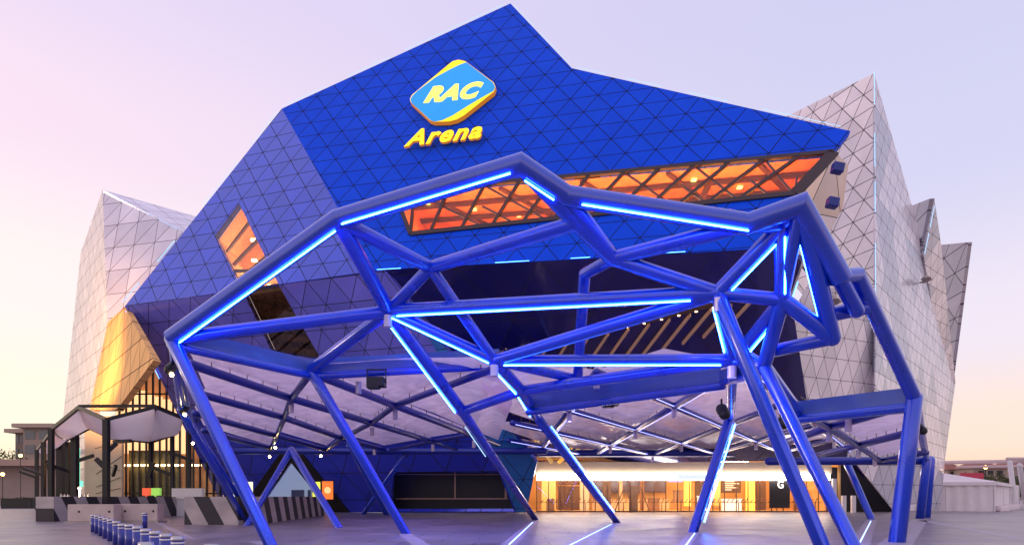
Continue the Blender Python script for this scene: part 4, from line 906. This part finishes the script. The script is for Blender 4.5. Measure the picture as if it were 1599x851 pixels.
# ------------------------------------------------------------------ distant buildings and trees
def far_building(label, x0, x1, D, ytop, rows, wallc, floors=5, deep=20, roof=None):
    a = P(x0, 775, D).x; b = P(x1, 775, D).x; zt = P(0, ytop, D).z
    t = thing('office_building', label, 'building', ((a + b) / 2, D, 0))
    bm = B(); lohi(bm, (a, D, 0), (b, D + deep, zt)); obj('wall', bm, mat('wall_' + label[:6], wallc, .7, noise=.1, nscale=.1), t)
    bm = B(); lohi(bm, (a - 2, D - 2, zt), (b + 2, D + deep, zt + 1.2)); obj('roof', bm, mat('roof_' + label[:6], roof or (.4, .3, .25), .6), t)
    gm = mat('pane_' + label[:6], (.12, .12, .16), .15, .3)
    gl = mat('lit_' + label[:6], (.6, .5, .4), .3, emit=(1, .8, .55), es=.5)
    fh = zt / floors
    for f in range(floors):
        nb = max(2, int((b - a) / 5))
        for i in range(nb):
            x = a + (b - a) * (i + .15) / nb; w = (b - a) / nb * .7
            bm = B(); lohi(bm, (x, D - .15, fh * f + fh * .25), (x + w, D - .02, fh * f + fh * .85)); obj('window', bm, gl if (i * 7 + f * 3) % 5 == 0 else gm, t)
far_building('modern office block with rounded roof far left', 36, 80, 190, 668, 5, (.32, .24, .2), 5)
far_building('narrow brown office wing at the far left behind the overpass', 24, 37, 195, 676, 5, (.2, .14, .12), 5)
bm = B(); a = P(0, 0, 120); lohi(bm, (P(-200, 0, 118).x, 118, 0), (P(105, 0, 118).x, 120, P(0, 728, 118).z)); tag(obj('overpass_wall', bm, mat('overpass', (.32, .24, .22), .8, noise=.15, nscale=.3), base=(a.x, 118, 0)), 'long concrete overpass wall crossing the far left', 'wall')
bm = B(); lohi(bm, (P(-200, 0, 116).x, 115.5, P(0, 727, 116).z), (P(90, 0, 116).x, 120, P(0, 717, 116).z)); tag(obj('overpass_deck', bm, mat('overpass_deck', (.38, .26, .22), .7, noise=.1), base=(a.x, 116, 5)), 'pinkish overpass deck edge above the concrete wall', 'overpass')
leafm = mat('foliage', (.06, .07, .02), .8, noise=.4, nscale=3); barkm = mat('bark', (.06, .04, .03), .9)
def tree(px, py_top, D, h_r, label, seed, trunk=True):
    rr = random.Random(seed); topz = P(0, py_top, D).z; x = P(px, 0, D).x
    t = thing('tree', label, 'tree', (x, D, 0), 'distant trees')
    bm = B(); capsule(bm, Vector((x, D, 0)), Vector((x, D, topz * .6)), .25, 8, False, .12)
    for k in range(5): an = k * 1.3; capsule(bm, Vector((x, D, topz * .4)), Vector((x + math.cos(an) * h_r * .5, D + math.sin(an) * h_r * .5, topz * .7)), .1, 6, False, .05)
    obj('trunk', bm, barkm, t)
    bm = B()
    for k in range(1600):
        th = rr.uniform(0, 6.283); ph = math.acos(rr.uniform(-1, 1)); q = rr.uniform(.3, 1) ** .5 * (1 + .25 * math.sin(3 * th + seed) * math.sin(2 * ph))
        c = Vector((x + h_r * q * math.sin(ph) * math.cos(th), D + h_r * q * math.sin(ph) * math.sin(th), topz * .62 + topz * .36 * q * math.cos(ph)))
        s = rr.uniform(.12, .35) * max(1, D / 120); v = [Vector((rr.uniform(-1, 1), rr.uniform(-1, 1), rr.uniform(-1, 1))) * s for _ in range(3)]
        bm.faces.new([bm.verts.new(c + w) for w in v])
    obj('crown', bm, leafm, t)
tree(12, 700, 160, 4.5, 'dark round tree above the overpass at the left edge', 1); tree(1530, 735, 120, 4, 'dark tree behind the marquee beneath the pipe bridge', 2); tree(1562, 738, 125, 4.5, 'dark tree between the two bridge legs at right', 3); tree(1590, 742, 130, 4, 'dark tree at the right edge behind the railing', 4)
tree(1505, 742, 110, 3, 'small dark tree directly behind the marquee roof', 5)
def house(x0, x1, D, ye, yr, label, rc=(.28, .09, .06)):
    a = P(x0, 0, D); b = P(x1, 0, D); ze = P(0, ye, D).z; zr = P(0, yr, D).z; t = thing('house', label, 'house', ((a.x + b.x) / 2, D, 0), 'far houses beyond the bridge')
    bm = B(); lohi(bm, (a.x, D, 0), (b.x, D + 12, ze)); obj('wall', bm, mat('house_wall', (.35, .27, .24), .8), t)
    bm = B(); m = (a.x + b.x) / 2; q = [Vector((a.x - 1, D - 1, ze)), Vector((b.x + 1, D - 1, ze)), Vector((b.x + 1, D + 13, ze)), Vector((a.x - 1, D + 13, ze))]; r1 = Vector((a.x + 4, D + 6, zr)); r2 = Vector((b.x - 4, D + 6, zr))
    V = [bm.verts.new(p) for p in q + [r1, r2]]
    for f in ((0, 1, 5, 4), (2, 3, 4, 5), (1, 2, 5), (3, 0, 4), (0, 3, 2, 1)): bm.faces.new([V[i] for i in f])
    obj('roof', bm, mat('red_roof', rc, .7, noise=.2), t)
    for k in range(3): xx = a.x + (b.x - a.x) * (.15 + .28 * k); bm = B(); lohi(bm, (xx, D - .1, ze * .8), (xx + 2, D - .02, ze * .93)); obj('window', bm, M['dark'], t)
house(1480, 1508, 230, 733, 720, 'red roofed house just left of the bridge end'); house(1520, 1572, 220, 731, 719, 'wide red roofed house behind the pipe bridge'); house(1580, 1640, 240, 728, 716, 'red roofed house at the right edge')
# pipe bridge
br = thing('pipe_bridge', 'pale pink tubular footbridge with raking white legs at the right edge', 'footbridge', (P(1560, 0, 80).x, 80, 0))
for a, b, r, nm in (((1470, 722, 84), (1640, 719, 78), .25, 'deck_pipe'), ((1495, 729, 84), (1640, 727, 80), .18, 'deck_pipe'), ((1573, 716, 78), (1640, 716, 78), .2, 'deck_pipe')):
    bm = B(); capsule(bm, P(*a), P(*b), r, 12); obj(nm, bm, mat('bridge_pink', (.62, .48, .46), .5), br, True)
for a, b, r in (((1577, 722, 76), (1586, 790, 76), .28), ((1592, 726, 76), (1602, 780, 80), .28), ((1432, 725, 92), (1436, 793, 92), .3)):
    bm = B(); q = P(*b); q.z = 0; capsule(bm, P(*a), q, r, 14); obj('leg', bm, M['white'], br, True)
bm = B()
for i in range(14): x = P(1578 + i * 3.2, 0, 74).x; capsule(bm, Vector((x, 74, 0)), Vector((x, 74, 1.1)), .05, 6)
tag(obj('picket_fence', bm, M['white'], base=(P(1590, 0, 74).x, 74, 0)), 'low white posts in a row at the right edge', 'fence')
bm = B(); D = 100; a = P(1500, 748, D); b = P(1536, 738, D); lohi(bm, (a.x, D, a.z), (b.x, D + .2, b.z)); lohi(bm, (a.x + .3, D + .05, 0), (a.x + .5, D + .15, a.z)); lohi(bm, (b.x - .5, D + .05, 0), (b.x - .3, D + .15, a.z)); tag(obj('banner', bm, mat('red_banner', (.55, .05, .1), .6), base=(a.x, D, 0)), 'red banner hanging behind the marquee', 'banner')
def street_lamp(px, py, D, label):
    p = P(px, py, D); t = thing('street_lamp', label, 'street lamp', (p.x, D, 0), 'lit street lamps')
    bm = B(); capsule(bm, Vector((p.x, D, 0)), p - Vector((0, 0, .25)), .06, 8); obj('pole', bm, M['black'], t)
    bm = B(); bmesh.ops.create_icosphere(bm, subdivisions=2, radius=.28, matrix=Matrix.Translation(p)); obj('lamp', bm, glow('street_glow', (1, .5, .1), 18), t)
street_lamp(1539, 729, 90, 'lit amber street lamp above the marquee ridge'); street_lamp(32, 711, 110, 'lit amber street lamp over the overpass below the office block'); street_lamp(82, 720, 95, 'lit amber lamp beside the left shade post'); street_lamp(4, 740, 100, 'lit amber lamp at the left edge before the overpass')
street_lamp(1424, 730, 66, 'lit amber lamp between the silver wall and the marquee')

# ------------------------------------------------------------------ marquee tent
tt = thing('marquee_tent', 'white marquee tent with shallow hipped roof right of the arena', 'tent', (P(1500, 0, 64).x, 64, 0))
a = GP(1405, 798); a = P(1405, 798, 66); 
fl, fr_, brr = P(1400, 0, 66), P(1552, 0, 62), P(1590, 0, 82)
fl.z = fr_.z = brr.z = 0; bl_ = Vector((fl.x + 3, 84, 0))
ez = 3.0; apex = Vector(((fl.x + fr_.x) / 2 + .5, 70, P(0, 728, 66).z))
bm = B()
def wavy(bm, a, b, z0, z1, n=40, amp=.12):
    d = (b - a).normalized(); s = Vector((d.y, -d.x, 0)); pr = None
    for i in range(n + 1):
        p = a.lerp(b, i / n) + s * amp * math.sin(i * 1.3) * .6 * (1 if 0 < i < n else 0)
        c = (bm.verts.new(Vector((p.x, p.y, z0))), bm.verts.new(Vector((p.x, p.y, z1)) - s * 0))
        if pr: bm.faces.new((pr[0], c[0], c[1], pr[1]))
        pr = c
for a, b in ((fl, fr_), (fr_, brr), (brr, bl_), (bl_, fl)): wavy(bm, a, b, 0, ez)
obj('side_wall', bm, M['tent'], tt, True)
bm = B(); o = .25; up = Vector((0, 0, ez)); r1 = apex; r2 = Vector((apex.x + 4, 78, apex.z))
q = [fl + up + Vector((-o, -o, 0)), fr_ + up + Vector((o, -o, 0)), brr + up + Vector((o, o, 0)), bl_ + up + Vector((-o, o, 0))]
V = [bm.verts.new(p) for p in q + [r1, r2]] + [bm.verts.new(p - Vector((0, 0, .35))) for p in q]
for f in ((0, 1, 4), (1, 2, 5, 4), (2, 3, 5), (3, 0, 4, 5), (0, 6, 7, 1), (1, 7, 8, 2), (2, 8, 9, 3), (3, 9, 6, 0)): bm.faces.new([V[i] for i in f])
obj('roof', bm, M['tent'], tt)
bm = B()
for p in (fl.lerp(fr_, .0), fl.lerp(fr_, .52), fr_, fr_.lerp(brr, .3), fr_.lerp(brr, .6), brr): lohi(bm, (p.x - .06, p.y - .12, 0), (p.x + .06, p.y - .02, ez))
obj('pole', bm, M['white'], tt)
bm = B()
for i in range(5):
    p = fr_.lerp(brr, i / 4.5 + .03); bm = B(); box(bm, (p.x + .4, p.y - .3, .3), (1.0, 1.0, .6))
    bmesh.ops.bevel(bm, geom=bm.edges[:], offset=.08, segments=2, affect='EDGES'); obj('weight', bm, M['tent'], tt)
# lit porch left of the tent
pt = thing('lit_doorway', 'cream lit doorway in the silver wall left of the marquee', 'doorway', (P(1388, 0, 64).x, 64, 0))
bm = B(); a = P(1378, 797, 64); lohi(bm, (a.x, 64, 0), (P(1400, 0, 64).x, 64.3, 4)); obj('door_leaf', bm, mat('lit_cream', (.8, .65, .45), .5, emit=(1, .75, .45), es=.35), pt)
bm = B(); 
for i in range(5): x = a.x + .3 * i; lohi(bm, (x, 63.9, 0), (x + .04, 63.99, 4))
obj('door_frame', bm, M['wood2'], pt)

# added unseen warm spots, in mid-air without fixtures, that wash the amber facet and cream pier of the side hall
for i, (x, y, z, e) in enumerate(((-36, 42, 9.5, 3600), (-40, 43, 9.0, 3000), (-32, 42, 9.5, 3600))):
    ld = bpy.data.lights.new('wall_washer', 'SPOT'); ld.energy = e * 3; ld.color = (1, .50, .16); ld.spot_size = R(60); ld.spot_blend = .8; ld.shadow_soft_size = .3
    lo = bpy.data.objects.new('wall_washer', ld); COL.objects.link(lo); lo.location = (x, y, z); lo.rotation_euler = (Vector((-38.3, 58, 14)) - lo.location).to_track_quat('-Z', 'Y').to_euler()

# planters and a small palm under the shades
def planter(px, py, w, h, label, plant=0):
    g = GP(px, py); t = thing('planter', label, 'planter', (g.x, g.y, 0))
    bm = B(); lohi(bm, (g.x - w / 2, g.y - w / 3, 0), (g.x + w / 2, g.y + w / 3, h)); bmesh.ops.bevel(bm, geom=bm.edges[:], offset=.04, segments=2, affect='EDGES'); obj('pot', bm, M['black'], t)
    rr = random.Random(px); bm = B()
    for k in range(90 if plant else 40):
        an = rr.uniform(0, 6.283); L_ = rr.uniform(.5, 1) * (1.9 if plant else .5); base = Vector((g.x + rr.uniform(-w, w) * .3, g.y, h + (1.6 * rr.random() if plant else 0)))
        d = Vector((math.cos(an), math.sin(an), rr.uniform(.1, 1.0))).normalized(); sd_ = d.cross(Vector((0, 0, 1))).normalized() * .07
        tip = base + d * L_ - Vector((0, 0, .25 * L_)); mid = base + d * L_ * .5
        bm.faces.new([bm.verts.new(p) for p in (base, mid + sd_, tip, mid - sd_)])
    obj('foliage', bm, leafm, t)
planter(38, 793, 4.0, 1.3, 'long black planter at the far left in front of the navy container')
planter(100, 786, 3.0, 1.0, 'black planter with a tall spiky palm under the shade structure', 1)

# the downlight cans of the canopy are lit: soft violet blue pools on the paving
for i, (x, y, z, e) in enumerate(((-4.5, 22.5, 7.8, 900), (6.3, 19.5, 7.3, 900), (-.7, 23, 6.0, 900), (7.2, 21, 5.6, 700), (8.7, 32.9, 5.8, 900), (3.2, 34, 5.7, 900), (8.4, 41.7, 5.4, 800), (13.9, 40.5, 5.4, 800), (-5, 30, 5.6, 600), (-6.5, 38, 5.4, 600))):
    ld = bpy.data.lights.new('can_light', 'SPOT'); ld.energy = e; ld.color = (.26, .22, 1); ld.spot_size = R(120); ld.spot_blend = 1; ld.shadow_soft_size = .25
    lo = bpy.data.objects.new('can_light', ld); COL.objects.link(lo); lo.location = (x, y, z)
